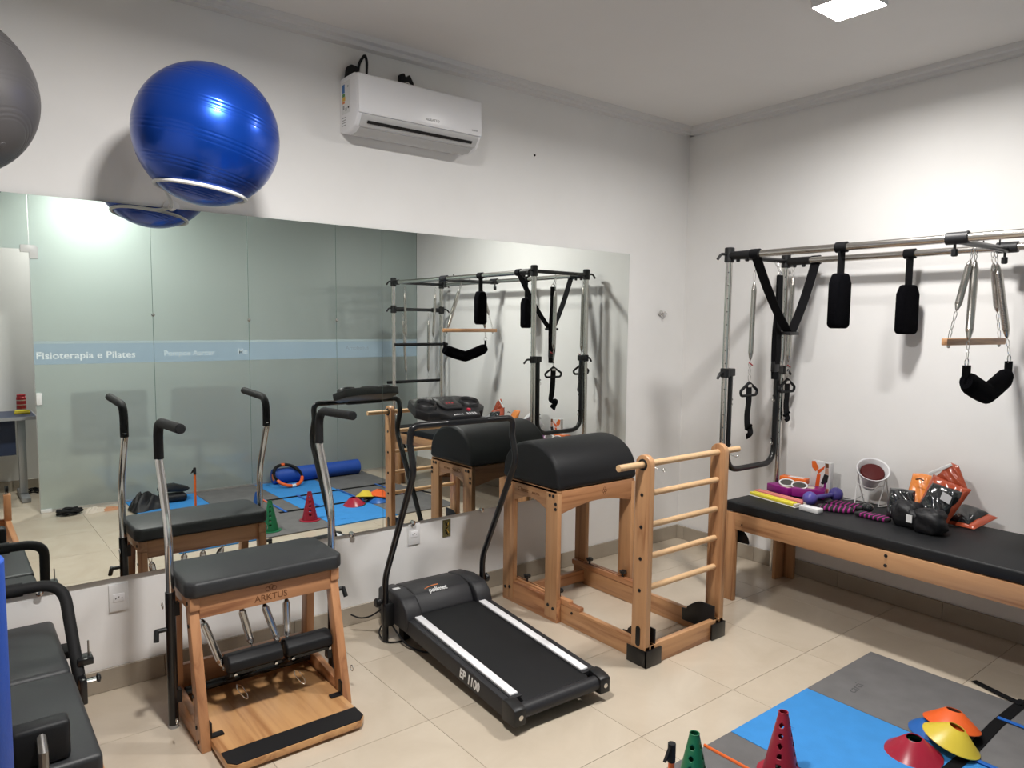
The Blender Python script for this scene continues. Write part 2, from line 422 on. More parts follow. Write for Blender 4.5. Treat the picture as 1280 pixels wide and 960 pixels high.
# floor: grout bed with every porcelain tile on it
fl = struct_root('floor')
MB().box((LX - 0.1, BY - 0.1, -0.08), (0.1, 0.1, -0.003)).build('grout_bed', 'grout', fl)
TS = 0.597; tx0, ty0 = -2.236, -1.630
_t = None
for i in range(-6, 4):
    for j in range(-6, 3):
        x0 = max(tx0 + i * TS, LX - 0.05); x1 = min(tx0 + (i + 1) * TS, 0.02); y0 = max(ty0 + j * TS, BY - 0.05); y1 = min(ty0 + (j + 1) * TS, 0.02)
        if x1 - x0 < 0.03 or y1 - y0 < 0.03: continue
        full = x1 - x0 > TS - 1e-6 and y1 - y0 > TS - 1e-6
        if full and _t:
            copy_part(_t, fl, (x0, y0, 0))
        else:
            o = MB().box((0.001, 0.001, -0.010), (x1 - x0 - 0.001, y1 - y0 - 0.001, 0.0)).build('tile', 'porcelain', fl)
            o.location = (x0, y0, 0)
            if full: _t = o
struct('wall_back', MB().box((LX - 0.12, 0.0, -0.05), (0.14, 0.12, H + 0.05)), 'wall_paint')
wr = MB().box((0.0, BY - 0.2, -0.05), (0.12, 0.02, H + 0.05)); wr.v = [Matrix.Rotation(TH, 3, 'Z') @ v for v in wr.v]
struct('wall_right', wr, 'wall_paint')
struct('wall_left', MB().box((LX - 0.12, BY - 0.2, -0.05), (LX, 0.02, H + 0.05)), 'wall_paint')
struct('wall_corridor', MB().box((LX - 0.12, BY - 0.12, -0.05), (0.14, BY, H + 0.05)), 'wall_paint')
struct('ceiling', MB().box((LX - 0.12, BY - 0.12, H), (0.14, 0.12, H + 0.1)), 'ceiling_paint')
# plaster cornice strips
tr = MB().prism([(0.0, 2.943), (-0.045, 2.943), (-0.048, 2.962), (-0.080, 2.964), (-0.084, 2.992), (0.0, 2.992)], 'x', LX, 0.0)
struct('trim_1', tr, 'trim_paint')
tr = MB().prism([(0.0, 2.943), (-0.045, 2.943), (-0.048, 2.962), (-0.080, 2.964), (-0.084, 2.992), (0.0, 2.992)], 'y', PY, -0.02)
tr.v = [Matrix.Rotation(TH, 3, 'Z') @ v for v in tr.v]; struct('trim_2', tr, 'trim_paint')
# tile skirting, piece by piece
def skirting(name, p, q, th=0.012, h=0.0995):
    p, q = Vector(p), Vector(q); d = (q - p).normalized(); L = (q - p).length; n = Vector((0, 0, 1)).cross(d)
    root = struct_root(name); s = 0.0; first = None; ang = math.atan2(d.y, d.x)
    while s < L - 0.02:
        l = min(TS, L - s)
        if l == TS and first is not None:
            o = copy_part(first, root, p + d * s, (0, 0, ang))
        else:
            o = MB().box((0.001, 0.0, 0.001), (l - 0.001, th, h)).build('skirting_tile', 'porcelain_base', root, bevel=0.0015, seg=1)
            o.location = p + d * s; o.rotation_euler = (0, 0, ang)
            if l == TS: first = o
        s += l
skirting('baseboard_back', (0, -0.0005, 0), (LX, -0.0005, 0))
skirting('baseboard_right', (wall_x(PY) - 0.0005, PY, 0), (-0.0005 - 0.012, -0.012, 0))
skirting('baseboard_corridor', (LX, BY + 0.0005, 0), (-0.12, BY + 0.0005, 0))
skirting('baseboard_left', (LX + 0.0005, -0.02, 0), (LX + 0.0005, BY, 0))

# ---- frosted glass partition (seen in the mirror), doorway where the camera stands
pt = struct_root('wall_front')
xs = [-5.59, -4.62, -3.70, -2.80, -1.955, -1.053, -0.088]
ZT, ZD = H, 2.165
SB, ST = 1.232, 1.425
for i in range(6):
    a, b = xs[i] + 0.0025, xs[i + 1] - 0.0025
    z0 = ZD if i == 1 else 0.012
    if i == 1:
        MB().box((a, PY - 0.005, z0), (b, PY + 0.005, ZT)).build('transom_pane', 'frosted_glass', pt)
        continue
    p = MB().box((a, PY - 0.005, z0), (b, PY + 0.005, ZT)).build('glass_pane', 'frosted_glass', pt)
    MB().box((a, PY + 0.0052, SB), (b, PY + 0.0062, ST - 0.022)).build('blue_film', 'film_blue', p, label='pale blue film stripe')
    MB().box((a, PY + 0.0052, ST - 0.0218), (b, PY + 0.0062, ST)).build('pale_film', 'film_pale', p)
    if i >= 2:
        MB().box((b + 0.0004, PY - 0.005, 0.02), (b + 0.0042, PY + 0.0053, ZT)).build('glass_joint', 'glass_edge', p)
MB().box((-3.7025, PY - 0.006, 0.012), (-3.6985, PY + 0.006, ZT)).build('glass_joint', 'alu', pt)
for a, b in ((-5.59, -4.62), (-3.70, -0.088)):
    MB().box((a, PY - 0.013, 0.0), (b, PY + 0.013, 0.022)).build('floor_channel', 'alu', pt)
for x, z in ((-2.80, 1.652), (-1.955, 1.617), (-1.053, 1.627)):
    MB().lathe([(0.004, 0), (0.014, 0), (0.014, 0.010), (0.006, 0.012)], (x, PY + 0.005, z), (0, 1, 0), 14).build('glass_clip', 'chrome', pt)
MB().prism([(-3.76, 2.20), (-3.66, 2.20), (-3.64, 2.18), (-3.64, 2.09), (-3.70, 2.09), (-3.70, 2.14), (-3.76, 2.14)], 'y', PY - 0.016, PY + 0.016).build('patch_fitting', 'white_plastic', pt, bevel=0.003)
MB().box((-3.698, PY - 0.02, 0.90), (-3.655, PY + 0.02, 1.00)).build('lock_plate', 'white_plastic', pt, bevel=0.006)
MB().box((-3.70, PY - 0.02, 0.0), (-3.62, PY + 0.02, 0.03)).build('floor_fitting', 'white_plastic', pt, bevel=0.004)
Mtxt = lambda x, z: plane_m((x, PY + 0.0066, z), (1, 0, 0), (0, 0, 1)) @ Matrix.Rotation(pi, 4, 'Y') @ Matrix.Translation((0, 0, -0.0003))
# film lettering is read from the corridor side, so it reads correctly in the mirror
def film_text(s, x, z, size, m, sx=1.0):
    M = Matrix(((1, 0, 0, x), (0, 0, 1, PY + 0.0064), (0, 1, 0, z), (0, 0, 0, 1)))
    text('film_lettering', s, size, m, pt, M, ext=0.0003, sx=sx, bold=0.0012)
film_text('Fisioterapia e Pilates', -3.318, 1.303, 0.080, 'film_text', 1.12)
film_text('Pompoe Aarcer', -2.50, 1.308, 0.068, 'film_text_faint', 1.0)
film_text('Me', -2.02, 1.315, 0.075, 'film_text_faint', 1.0)
film_text('Arnobelius', -0.82, 1.335, 0.055, 'film_text_dark', 1.1)
# the glass door, swung open into the corridor
dr = struct_root('door_1', (-4.62, PY - 0.01, 0))
MB().box((-0.005, -0.90, 0.012), (0.005, -0.01, 2.155)).build('door_pane', 'frosted_glass', dr)
MB().tube([(0.03, -0.82, 0.85), (0.03, -0.82, 1.25)], 0.012).build('door_handle', 'chrome', dr)

# ---- ceiling lights
def ceiling_light(loc, label, watts, glow, group=None, size=0.225, kind_cat='ceiling light', spread=2.9):
    t = thing('ceiling_light', label, kind_cat, loc, 0, group)
    s = size / 2
    MB().box((-s, -s, -0.032), (s, s, 0.0)).build('housing', 'white_plastic', t, bevel=0.003)
    MB().box((-s + 0.006, -s + 0.006, -0.0335), (s - 0.006, s - 0.006, -0.0318)).build('diffuser', glow, t)
    ld = bpy.data.lights.new('panel_light', 'AREA'); ld.shape = 'SQUARE'; ld.size = size - 0.014; ld.energy = watts; ld.color = (1.0, 0.972, 0.938)
    lo = bpy.data.objects.new('panel_light', ld); COL.objects.link(lo); lo.parent = t; lo.location = (0, 0, -0.036)
    ld.spread = spread
    return t
ceiling_light((-1.205, -1.775, H), 'square white LED panel glowing at the top right of the ceiling', LAMP_W * 0.74, 'lamp_glow', size=0.225, spread=2.92)
ceiling_light((-3.50, -1.78, H), 'square white LED panel above the blue ball and wooden chair', LAMP_W * 1.18, 'lamp_glow', size=0.225, spread=2.98)
ceiling_light((-3.10, -4.40, H), 'square LED panel in the corridor behind the frosted glass', CORRIDOR_W, 'corridor_glow', size=0.225)

# ---- wall mirrors
def mirror_y(x, z): return -0.015 + 0.0036 * (z - 1.25) + 0.0024 * (x + 2.4)
def mirror_panel(x0, x1, label):
    z0, z1 = 0.4957, 2.070
    t = thing('wall_mirror', label, 'mirror', ((x0 + x1) / 2, -0.006, z0), 0, 'mirrors along the back wall')
    mb = MB(t); vs = []
    for dy in (0.0, 0.004):
        vs += [(x, mirror_y(x, z) + dy, z) for x, z in ((x0, z0), (x1, z0), (x1, z1), (x0, z1))]
    mb.add(vs, [(0, 1, 2, 3)]); mb.build('mirror_face', 'mirror', t)
    mb = MB(t); mb.add(vs, [(7, 6, 5, 4), (0, 4, 5, 1), (1, 5, 6, 2), (2, 6, 7, 3), (3, 7, 4, 0)]); mb.build('mirror_backing', 'mirror_edge', t)
    return t
mR = mirror_panel(-2.4905, -0.612, 'right wall mirror panel reflecting trapeze table and barrel')
mL = mirror_panel(LX + 0.4, -2.4925, 'long left wall mirror panel behind the wooden chair')
_c = None
for x, t in ((-4.04, mL), (-2.675, mL), (-2.31, mR), (-1.84, mR), (-4.85, mL), (-0.80, mR)):
    pos = Vector((x, 0, 0.492)) - t.location
    pos.y = -0.0005 - t.location.y
    if _c is None:
        _c = MB().lathe([(0.004, 0), (0.010, 0.0), (0.010, 0.018), (0.014, 0.022), (0.014, 0.028), (0.008, 0.032)], d=(0, -1, 0), n=14).build('mirror_clip', 'chrome', t); _c.location = pos
    else: copy_part(_c, t, pos)

# ---- sockets, holes and hooks on the back wall
def socket(x, z, label, w=0.075, h=0.12):
    t = thing('wall_socket', label, 'socket', (x, -0.0005, z), 0, 'white wall sockets')
    MB().box((-w / 2, -0.009, -h / 2), (w / 2, 0, h / 2)).build('cover_plate', 'white_plastic', t, bevel=0.003)
    MB().box((-0.022, -0.0115, -0.018), (0.022, -0.008, 0.018)).build('insert', 'white_gloss', t, bevel=0.002)
    for dx, dz in ((-0.012, -0.003), (0, 0.003), (0.012, -0.003)):
        MB().lathe([(0.0026, 0), (0.0026, 0.0008)], (dx, -0.0112, dz), (0, -1, 0), 8).build('pin_hole', 'black_plastic', t)
    return t
socket(-3.756, 0.402, 'white wall socket on the wall left of the wooden chair')
socket(-2.294, 0.424, 'white wall socket below the mirror behind the treadmill')
eb = thing('electrical_box', 'open wall box with bare yellowish inside, right of a white socket', 'wall box', (-2.077, -0.0005, 0.419))
for a, b in (((-0.026, -0.004, -0.05), (-0.022, 0, 0.05)), ((0.022, -0.004, -0.05), (0.026, 0, 0.05)), ((-0.022, -0.004, 0.046), (0.022, 0, 0.05)), ((-0.022, -0.004, -0.05), (0.022, 0, -0.046))):
    MB().box(a, b).build('rim', 'plaster_dark', eb)
MB().box((-0.022, -0.001, -0.046), (0.022, 0, 0.046)).build('back', 'plaster_dark', eb)
MB().tube([(-0.008, -0.002, 0.04), (0.006, -0.006, 0.01), (-0.01, -0.006, -0.012), (0.008, -0.003, -0.04)], 0.003, 6).build('wire', 'black_rubber', eb)
MB().tube([(0.012, -0.002, 0.03), (-0.002, -0.006, -0.005), (0.014, -0.003, -0.03)], 0.0025, 6).build('wire', 'sticker_yellow', eb)
hk = thing('wall_hook', 'small chrome wall hook high on the wall right of the mirror', 'hook', (-0.263, -0.0005, 1.674))
MB().lathe([(0.005, 0), (0.022, 0), (0.022, 0.004), (0.010, 0.008), (0.009, 0.03), (0.016, 0.036), (0.004, 0.040)], d=(0, -1, 0), n=16).build('base', 'chrome', hk)
MB().tube([(-0.042, -0.022, 0.008), (0.0, -0.026, 0.0), (0.038, -0.022, 0.0)], 0.006, 8).build('cross_bar', 'chrome', hk)
MB().tube([(0.0, -0.02, -0.004), (0.004, -0.024, -0.034)], 0.006, 8).build('peg', 'chrome', hk)
wp = thing('wall_plug', 'tiny dark plug hole high on the wall right of the air conditioner', 'wall plug', (-1.459, -0.0005, 2.601))
MB().lathe([(0.001, 0), (0.007, 0), (0.007, 0.003), (0.003, 0.002)], d=(0, -1, 0), n=12).build('plug', 'black_rubber', wp)
# ================================================================ wooden pilates chair
ch = thing('pilates_chair', 'wooden pilates chair with black padded seat, steel push handles and spring pedals', 'pilates chair', (-3.32, -0.50, 0))
def C_(): return MB(ch)
for sx, xo in ((-1, -3.620), (1, -3.020)):
    xi = xo - sx * 0.036; a, b = min(xo, xi), max(xo, xi)
    C_().prism([(-0.727, 0.0), (-0.655, 0.0), (-0.548, 0.50), (-0.600, 0.50)], 'x', a, b).build('front_leg', 'redwood_z', ch, bevel=0.003)
    C_().prism([(-0.335, 0.0), (-0.262, 0.0), (-0.300, 0.50), (-0.352, 0.50)], 'x', a, b).build('rear_leg', 'redwood_z', ch, bevel=0.003)
    C_().prism([(-0.722, 0.0), (-0.262, 0.0), (-0.270, 0.095), (-0.42, 0.095), (-0.50, 0.085), (-0.62, 0.075), (-0.70, 0.085)], 'x', a + sx * 0.002 + 0.004, b + sx * 0.002 - 0.004).build('side_rail', 'redwood_y', ch, bevel=0.003)
    C_().box((a, -0.612, 0.500), (b, -0.302, 0.550)).build('top_rail', 'redwood_y', ch, bevel=0.003)
    ax = '-x' if sx < 0 else 'x'
    for y, z in ((-0.69, 0.03), (-0.665, 0.075), (-0.63, 0.18), (-0.59, 0.44), (-0.58, 0.525), (-0.34, 0.525), (-0.33, 0.44), (-0.31, 0.10), (-0.30, 0.05), (-0.29, 0.03)):
        bolt(ch, (xo + 3.32, y + 0.50, z), ax, 0.0075)
C_().box((-3.584, -0.606, 0.465), (-3.056, -0.584, 0.548)).build('front_apron', 'redwood_x', ch, bevel=0.002)
C_().box((-3.584, -0.335, 0.465), (-3.056, -0.315, 0.548)).build('rear_apron', 'redwood_x', ch, bevel=0.002)
text('carved_lettering', 'ARKTUS', 0.036, 'burnt_wood', ch, plane_m((-3.32 + 3.32 + 0.01, -0.6064 + 0.5, 0.490), (1, 0, 0), (0, 0, 1)), ext=0.0004, bold=0.0004)
lg = C_()
for k in range(3):
    cx = -3.31 + (k - 1) * 0.013; lg.tube(ring_pts((cx, -0.6062, 0.524 + (0.006 if k == 1 else 0)), 0.009, 'y', 14), 0.0012, 6, closed=True)
lg.build('carved_emblem', 'burnt_wood', ch)
s = C_().prism([(-3.605, -0.632), (-3.035, -0.632), (-3.004, -0.600), (-3.004, -0.325), (-3.030, -0.298), (-3.610, -0.298), (-3.636, -0.325), (-3.636, -0.600)], 'z', 0.551, 0.613).build('seat', 'grey_vinyl', ch, bevel=0.014, seg=3)
C_().prism([(-3.585, -0.905), (-3.560, -0.935), (-3.080, -0.935), (-3.055, -0.905), (-3.055, -0.27), (-3.585, -0.27)], 'z', 0.012, 0.040).build('platform', 'platform_y', ch, bevel=0.004)
C_().prism([(-3.582, -0.905), (-3.558, -0.932), (-3.082, -0.932), (-3.058, -0.905), (-3.058, -0.832), (-3.582, -0.832)], 'z', 0.0402, 0.0435).build('grip_strip', 'black_rubber', ch)
C_().box((-3.584, -0.295, 0.02), (-3.056, -0.272, 0.16)).build('rear_board', 'redwood_x', ch, bevel=0.002)
for sx, x in ((-1, -3.584), (1, -3.056)):      # angle brackets on the platform
    b = C_().box((min(x, x - sx * 0.05), -0.715, 0.0402), (max(x, x - sx * 0.05), -0.685, 0.047)); b.box((min(x, x - sx * 0.006), -0.715, 0.047), (max(x, x - sx * 0.006), -0.685, 0.10))
    b.build('angle_bracket', 'black_plastic', ch, bevel=0.002)
# steel handles with grips, telescoping out of black posts
for x, sd in ((-3.655, -1), (-2.990, 1)):
    C_().tube([(x, -0.470, 0.012), (x, -0.470, 0.545)], 0.019, 16).build('handle_sleeve', 'black_paint', ch)
    C_().lathe([(0.012, 0), (0.020, 0), (0.020, 0.012), (0.016, 0.014)], (x, -0.47, 0.0), (0, 0, 1), 14).build('sleeve_foot', 'grey_metal', ch)
    pole = C_().tube(fillet([(x, -0.470, 0.54), (x, -0.470, 0.79), (x, -0.352, 1.045), (x, -0.348, 1.07)], 0.07, 6), 0.0155, 16).build('handle_pole', 'chrome', ch)
    C_().tube(fillet([(x, -0.352, 1.048), (x, -0.350, 1.195), (x, -0.690, 1.208)], 0.075, 8), 0.0185, 16).build('grip', 'black_rubber', pole)
    C_().lathe([(0.004, 0), (0.017, 0), (0.015, 0.006), (0.004, 0.007)], (x, -0.688, 1.208), (0, -1, 0), 16).build('grip_cap', 'black_plastic', pole)
    k = C_().tube([(x, -0.47, 0.40), (x + sd * 0.055, -0.47, 0.40)], 0.009, 10).tube([(x + sd * 0.052, -0.47, 0.405), (x + sd * 0.058, -0.49, 0.365)], 0.010, 8)
    k.build('locking_knob', 'black_plastic', ch)
    for zz in (0.10, 0.45): C_().box((min(x, x - sd * 0.03), -0.485, zz), (max(x, x - sd * 0.03), -0.455, zz + 0.05)).build('post_bracket', 'black_plastic', ch)
    for yy, zz in ((-0.62, 0.095), (-0.44, 0.485)): C_().tube(ring_pts((x + sd * 0.022, yy, zz), 0.012, 'x', 14), 0.002, 6, closed=True).build('eye_ring', 'steel', ch)
# spring bar, springs, split pedal
C_().box((-3.584, -0.455, 0.442), (-3.056, -0.415, 0.466)).build('spring_bar', 'black_paint', ch)
C_().tube([(-3.584, -0.36, 0.075), (-3.056, -0.36, 0.075)], 0.018, 14).build('pedal_axle', 'black_paint', ch)
for cx, xa, xb in ((-3.385, -3.488, -3.274), (-3.155, -3.258, -3.062)):
    pd = C_().prism([(-0.640, 0.232), (-0.585, 0.222), (-0.548, 0.245), (-0.545, 0.268), (-0.565, 0.286), (-0.605, 0.292), (-0.638, 0.270)], 'x', xa, xb).build('pedal_pad', 'black_vinyl', ch, bevel=0.008, seg=3)
    C_().box((xa + 0.005, -0.628, 0.214), (xb - 0.005, -0.575, 0.226)).build('pedal_plate', 'black_paint', pd)
    for dx in (-0.062, 0.062):
        C_().bar((cx + dx, -0.60, 0.218), (cx + dx * 0.5, -0.365, 0.078), 0.030, 0.014).build('pedal_arm', 'black_paint', ch)
    for dx in (-0.08, 0.08):
        bolt(ch, (cx + dx + 3.32, -0.632 + 0.5, 0.221), '-y', 0.007, 0.008, 'chrome')
for (xt, zt_, xb_, yb, zb_) in ((-3.548, 0.44, -3.488, -0.575, 0.215), (-3.385, 0.44, -3.372, -0.560, 0.272), (-3.295, 0.44, -3.270, -0.585, 0.262), (-3.185, 0.44, -3.235, -0.575, 0.262)):
    p = Vector((xt, -0.435, zt_)); q = Vector((xb_, yb, zb_)); d = (q - p)
    sp = spring(C_(), p + d * 0.16, p + d * 0.92, 0.016).build('pedal_spring', 'chrome', ch)
    carabiner(C_(), p, p + d * 0.18).build('spring_hook', 'steel', sp); C_().tube(ring_pts(p + d * 0.95, 0.007, 'x', 10), 0.0018, 6, closed=True).build('end_ring', 'steel', sp)
C_().lathe([(0.006, 0), (0.008, 0.012), (0.016, 0.014), (0.016, 0.026), (0.008, 0.030)], (-3.020, -0.575, 0.262), (1, 0, 0), 12).build('pedal_lock_knob', 'black_plastic', ch)
cb = C_().tube([(-3.262, -0.60, 0.29), (-3.262, -0.585, 0.23)], 0.008, 10).build('pedal_coupling', 'chrome', ch)
for x, y in ((-3.43, -0.535), (-3.20, -0.56)):
    carabiner(C_(), (x, y, 0.13), (x + 0.03, y - 0.04, 0.075), 0.002, 0.012).build('snap_hook', 'chrome', ch)

# ================================================================ treadmill
tm = thing('treadmill', 'black folding treadmill with white side rails and a console on black posts', 'treadmill', (-2.388, -1.350, 0), -radians(2.6))
def T_(): return MB()            # treadmill frame: x across, y towards the wall
INC = 0.050                      # incline per metre
def zi(y, z): return z + INC * y
for sx in (-1, 1):
    xo, xi = sx * 0.243, sx * 0.212
    a, b = min(xo, xi), max(xo, xi)
    T_().prism([(0.055, zi(0.05, 0.036)), (1.13, zi(1.13, 0.036)), (1.13, zi(1.13, 0.110)), (0.055, zi(0.05, 0.110))], 'x', a, b).build('side_frame', 'satin_plastic', tm, bevel=0.004)
    a2, b2 = min(sx * 0.205, sx * 0.168), max(sx * 0.205, sx * 0.168)
    T_().prism([(0.090, zi(0.09, 0.104)), (1.075, zi(1.075, 0.104)), (1.075, zi(1.075, 0.118)), (0.090, zi(0.09, 0.118))], 'x', a2, b2).build('foot_rail', 'white_gloss', tm, bevel=0.002, label='white plastic foot rail')
    T_().prism([(0.07, zi(0.07, 0.095)), (1.10, zi(1.1, 0.095)), (1.10, zi(1.1, 0.112)), (0.07, zi(0.07, 0.112))], 'x', min(sx * 0.214, sx * 0.16), max(sx * 0.214, sx * 0.16)).build('deck_edge', 'satin_plastic', tm)
    cap = T_().prism([(-0.004, 0.040), (0.085, 0.036), (0.085, 0.118), (0.060, 0.121), (0.012, 0.112), (-0.004, 0.104)], 'x', min(sx * 0.250, sx * 0.196), max(sx * 0.250, sx * 0.196)).build('end_cap', 'black_plastic', tm, bevel=0.004)
    T_().lathe([(0.002, 0), (0.0105, 0), (0.0105, 0.004), (0.004, 0.005)], (sx * 0.222, -0.004, 0.075), (0, -1, 0), 14).build('roller_bolt', 'steel', cap)
    T_().box((sx * 0.18 - 0.02, 0.10, 0.0), (sx * 0.18 + 0.02, 0.14, 0.045)).build('rubber_foot', 'black_rubber', tm)
    T_().box((sx * 0.18 - 0.02, 1.02, 0.0), (sx * 0.18 + 0.02, 1.07, 0.095)).build('rubber_foot', 'black_rubber', tm)
    # posts
T_().prism([(0.03, zi(0.03, 0.070)), (1.12, zi(1.12, 0.070)), (1.12, zi(1.12, 0.108)), (0.06, zi(0.06, 0.108)), (0.035, zi(0.03, 0.098))], 'x', -0.172, 0.172).build('running_belt', 'black_rubber', tm, bevel=0.006)
T_().tube([(-0.196, 0.032, 0.078), (0.196, 0.032, 0.078)], 0.030, 20).build('rear_roller', 'satin_plastic', tm)
text('model_lettering', 'EP 1100', 0.058, 'text_white', tm, plane_m((-0.2440, 0.335, zi(0.335, 0.071)), (0, -1, INC * -1), (0, 0, 1)), ext=0.0005, sx=0.82, shear=0.15, bold=0.0016)
# motor hood
hood = T_().prism([(0.92, 0.155), (0.95, 0.205), (0.985, 0.236), (1.06, 0.248), (1.20, 0.225), (1.20, 0.09), (0.95, 0.09)], 'x', -0.160, 0.160)
hb = hood.build('motor_hood', 'satin_plastic', tm, bevel=0.010, seg=3)
for sx in (-1, 1):
    T_().prism([(0.885, 0.150), (0.905, 0.200), (0.955, 0.240), (1.06, 0.250), (1.21, 0.226), (1.21, 0.085), (0.90, 0.085)], 'x', min(sx * 0.252, sx * 0.160), max(sx * 0.252, sx * 0.160)).build('hood_shoulder', 'satin_plastic', hb, bevel=0.014, seg=3)
text('brand_lettering', 'polimet', 0.034, 'text_white', tm, plane_m((-0.025, 0.9835, 0.2365), (1, 0, 0), (0, 0.06, 0.05)) @ Matrix.Translation((0, 0, 0.003)), ext=0.002, bold=0.0006)
T_().tube(fillet([(-0.100, 0.985, 0.252), (-0.06, 0.995, 0.258), (-0.02, 0.995, 0.258)], 0.02, 3), 0.0022, 6).build('brand_swoosh', 'text_orange', tm)
T_().box((-0.232, 1.06, 0.2478), (-0.196, 1.085, 0.2505)).build('hood_sticker', 'text_white', tm)
for sx in (-1, 1):
    x = sx * 0.288
    # one tube: foot, lower bend, leaning post, upper bend
def post_path(x):      # foot, lower kink, leaning post, upper kink
    return fillet([(x, 1.045, 0.006), (x, 1.045, 0.330), (x, 0.745, 0.915), (x, 0.785, 1.035)], 0.05, 6)
pl_, pr_ = post_path(-0.288), post_path(0.288)
top_ = fillet([pl_[-1], (-0.288, 0.775, 1.122), (0.288, 0.775, 1.122), pr_[-1]], 0.105, 8)
T_().tube(pl_[:-1] + top_ + pr_[::-1][1:], 0.0155, 14).build('handlebar_frame', 'black_paint', tm)
for sx in (-1, 1):
    br = T_().box((min(sx * 0.25, sx * 0.30), 1.020, 0.085), (max(sx * 0.25, sx * 0.30), 1.075, 0.200)).build('pivot_bracket', 'black_plastic', tm, bevel=0.006)
    T_().lathe([(0.006, 0), (0.010, 0), (0.010, 0.012), (0.022, 0.014), (0.024, 0.03), (0.018, 0.036)], (sx * 0.300, 1.06, 0.205), (sx, 0, 0), 12).build('lock_knob', 'black_plastic', br)
# console
ca = radians(17)
def con(x, y, z):        # console frame: y away from the user along the tilted panel, z out of it
    return Vector((x - 0.022, 0.822 + y * cos(ca) - z * sin(ca), 1.140 + y * sin(ca) + z * cos(ca)))
def conbox(poly, z0, z1):
    m = T_(); n = len(poly)
    m.add([con(x, y, z0) for x, y in poly] + [con(x, y, z1) for x, y in poly], [tuple(range(n))[::-1], tuple(range(n, 2 * n))] + [(i, (i + 1) % n, n + (i + 1) % n, n + i) for i in range(n)])
    return m
cs = conbox([(-0.192, 0.05), (-0.142, 0.002), (-0.085, 0.002), (-0.06, -0.05), (0.11, -0.05), (0.132, 0.002), (0.155, 0.002), (0.192, 0.05), (0.172, 0.175), (0.10, 0.20), (-0.10, 0.20), (-0.172, 0.175)], -0.018, 0.028).build('console', 'black_plastic', tm, bevel=0.007)
for sx in (-1, 1):
    c = con(sx * 0.122, 0.088, 0.028)
    T_().lathe([(0.056, -0.004), (0.051, 0.016), (0.047, 0.020), (0.043, 0.016), (0.040, 0.001)], c, (con(0, 0, 1) - con(0, 0, 0)), 28, cap=False).build('cup_holder', 'black_plastic', cs)
    T_().lathe([(0.0400, 0), (0.039, 0.0008), (0.001, 0.001)], c + (con(0, 0, 1) - con(0, 0, 0)) * 0.002, (con(0, 0, 1) - con(0, 0, 0)), 24).build('cup_holder_well', 'black_rubber', cs)
conbox([(-0.062, 0.05), (-0.045, 0.018), (0.045, 0.018), (0.062, 0.05), (0.055, 0.155), (-0.055, 0.155)], 0.028, 0.042).build('display_housing', 'black_plastic', cs, bevel=0.006)
conbox([(-0.034, 0.045), (0.034, 0.045), (0.036, 0.115), (-0.036, 0.115)], 0.0415, 0.0428).build('display', 'black_paint', cs)
for i in range(3):
    conbox([(-0.02 + i * 0.016, 0.068), (-0.012 + i * 0.016, 0.068), (-0.012 + i * 0.016, 0.080), (-0.02 + i * 0.016, 0.080)], 0.0426, 0.0432).build('display_mark', 'red_label', cs)
T_().lathe([(0.004, 0), (0.011, 0), (0.010, 0.008), (0.005, 0.010)], con(0.075, 0.010, 0.028), con(0, 0, 1) - con(0, 0, 0), 14).build('stop_button', 'dish_red', cs)
conM = lambda x, y: plane_m(con(x, y, 0.0284), (1, 0, 0), con(0, 1, 0) - con(0, 0, 0))
text('console_lettering', 'polimet', 0.018, 'text_white', cs, conM(-0.005, -0.030), ext=0.0004)
for i in range(4):
    conbox([(0.045 + i * 0.014, -0.040), (0.053 + i * 0.014, -0.040), (0.053 + i * 0.014, -0.016), (0.045 + i * 0.014, -0.016)], 0.028, 0.0288).build('console_print', 'text_grey', cs)
T_().box((-0.10, 0.760, 1.108), (0.13, 0.83, 1.136)).build('console_mount', 'black_plastic', tm, bevel=0.006)
cord = T_().tube(fillet([(-0.262, 1.06, 0.10), (-0.245, 1.00, 0.05), (-0.235, 0.90, 0.012), (-0.18, 0.80, 0.008), (-0.10, 0.78, 0.008)], 0.06, 5), 0.0045, 7)
cord.build('power_cord', 'black_rubber', tm); cord = T_(); cord.tube(fillet([(-0.24, 1.10, 0.10), (-0.30, 1.12, 0.03), (-0.30, 1.02, 0.006), (-0.22, 0.99, 0.006), (-0.16, 1.02, 0.006)], 0.05, 5), 0.004, 7)
cord.build('power_cord', 'black_rubber', tm)
T_().tube(fillet([(-0.27, 1.09, 0.16), (-0.325, 1.15, 0.10), (-0.36, 1.20, 0.085), (-0.40, 1.21, 0.11)], 0.03, 5), 0.004, 7).build('power_cord', 'black_rubber', tm)

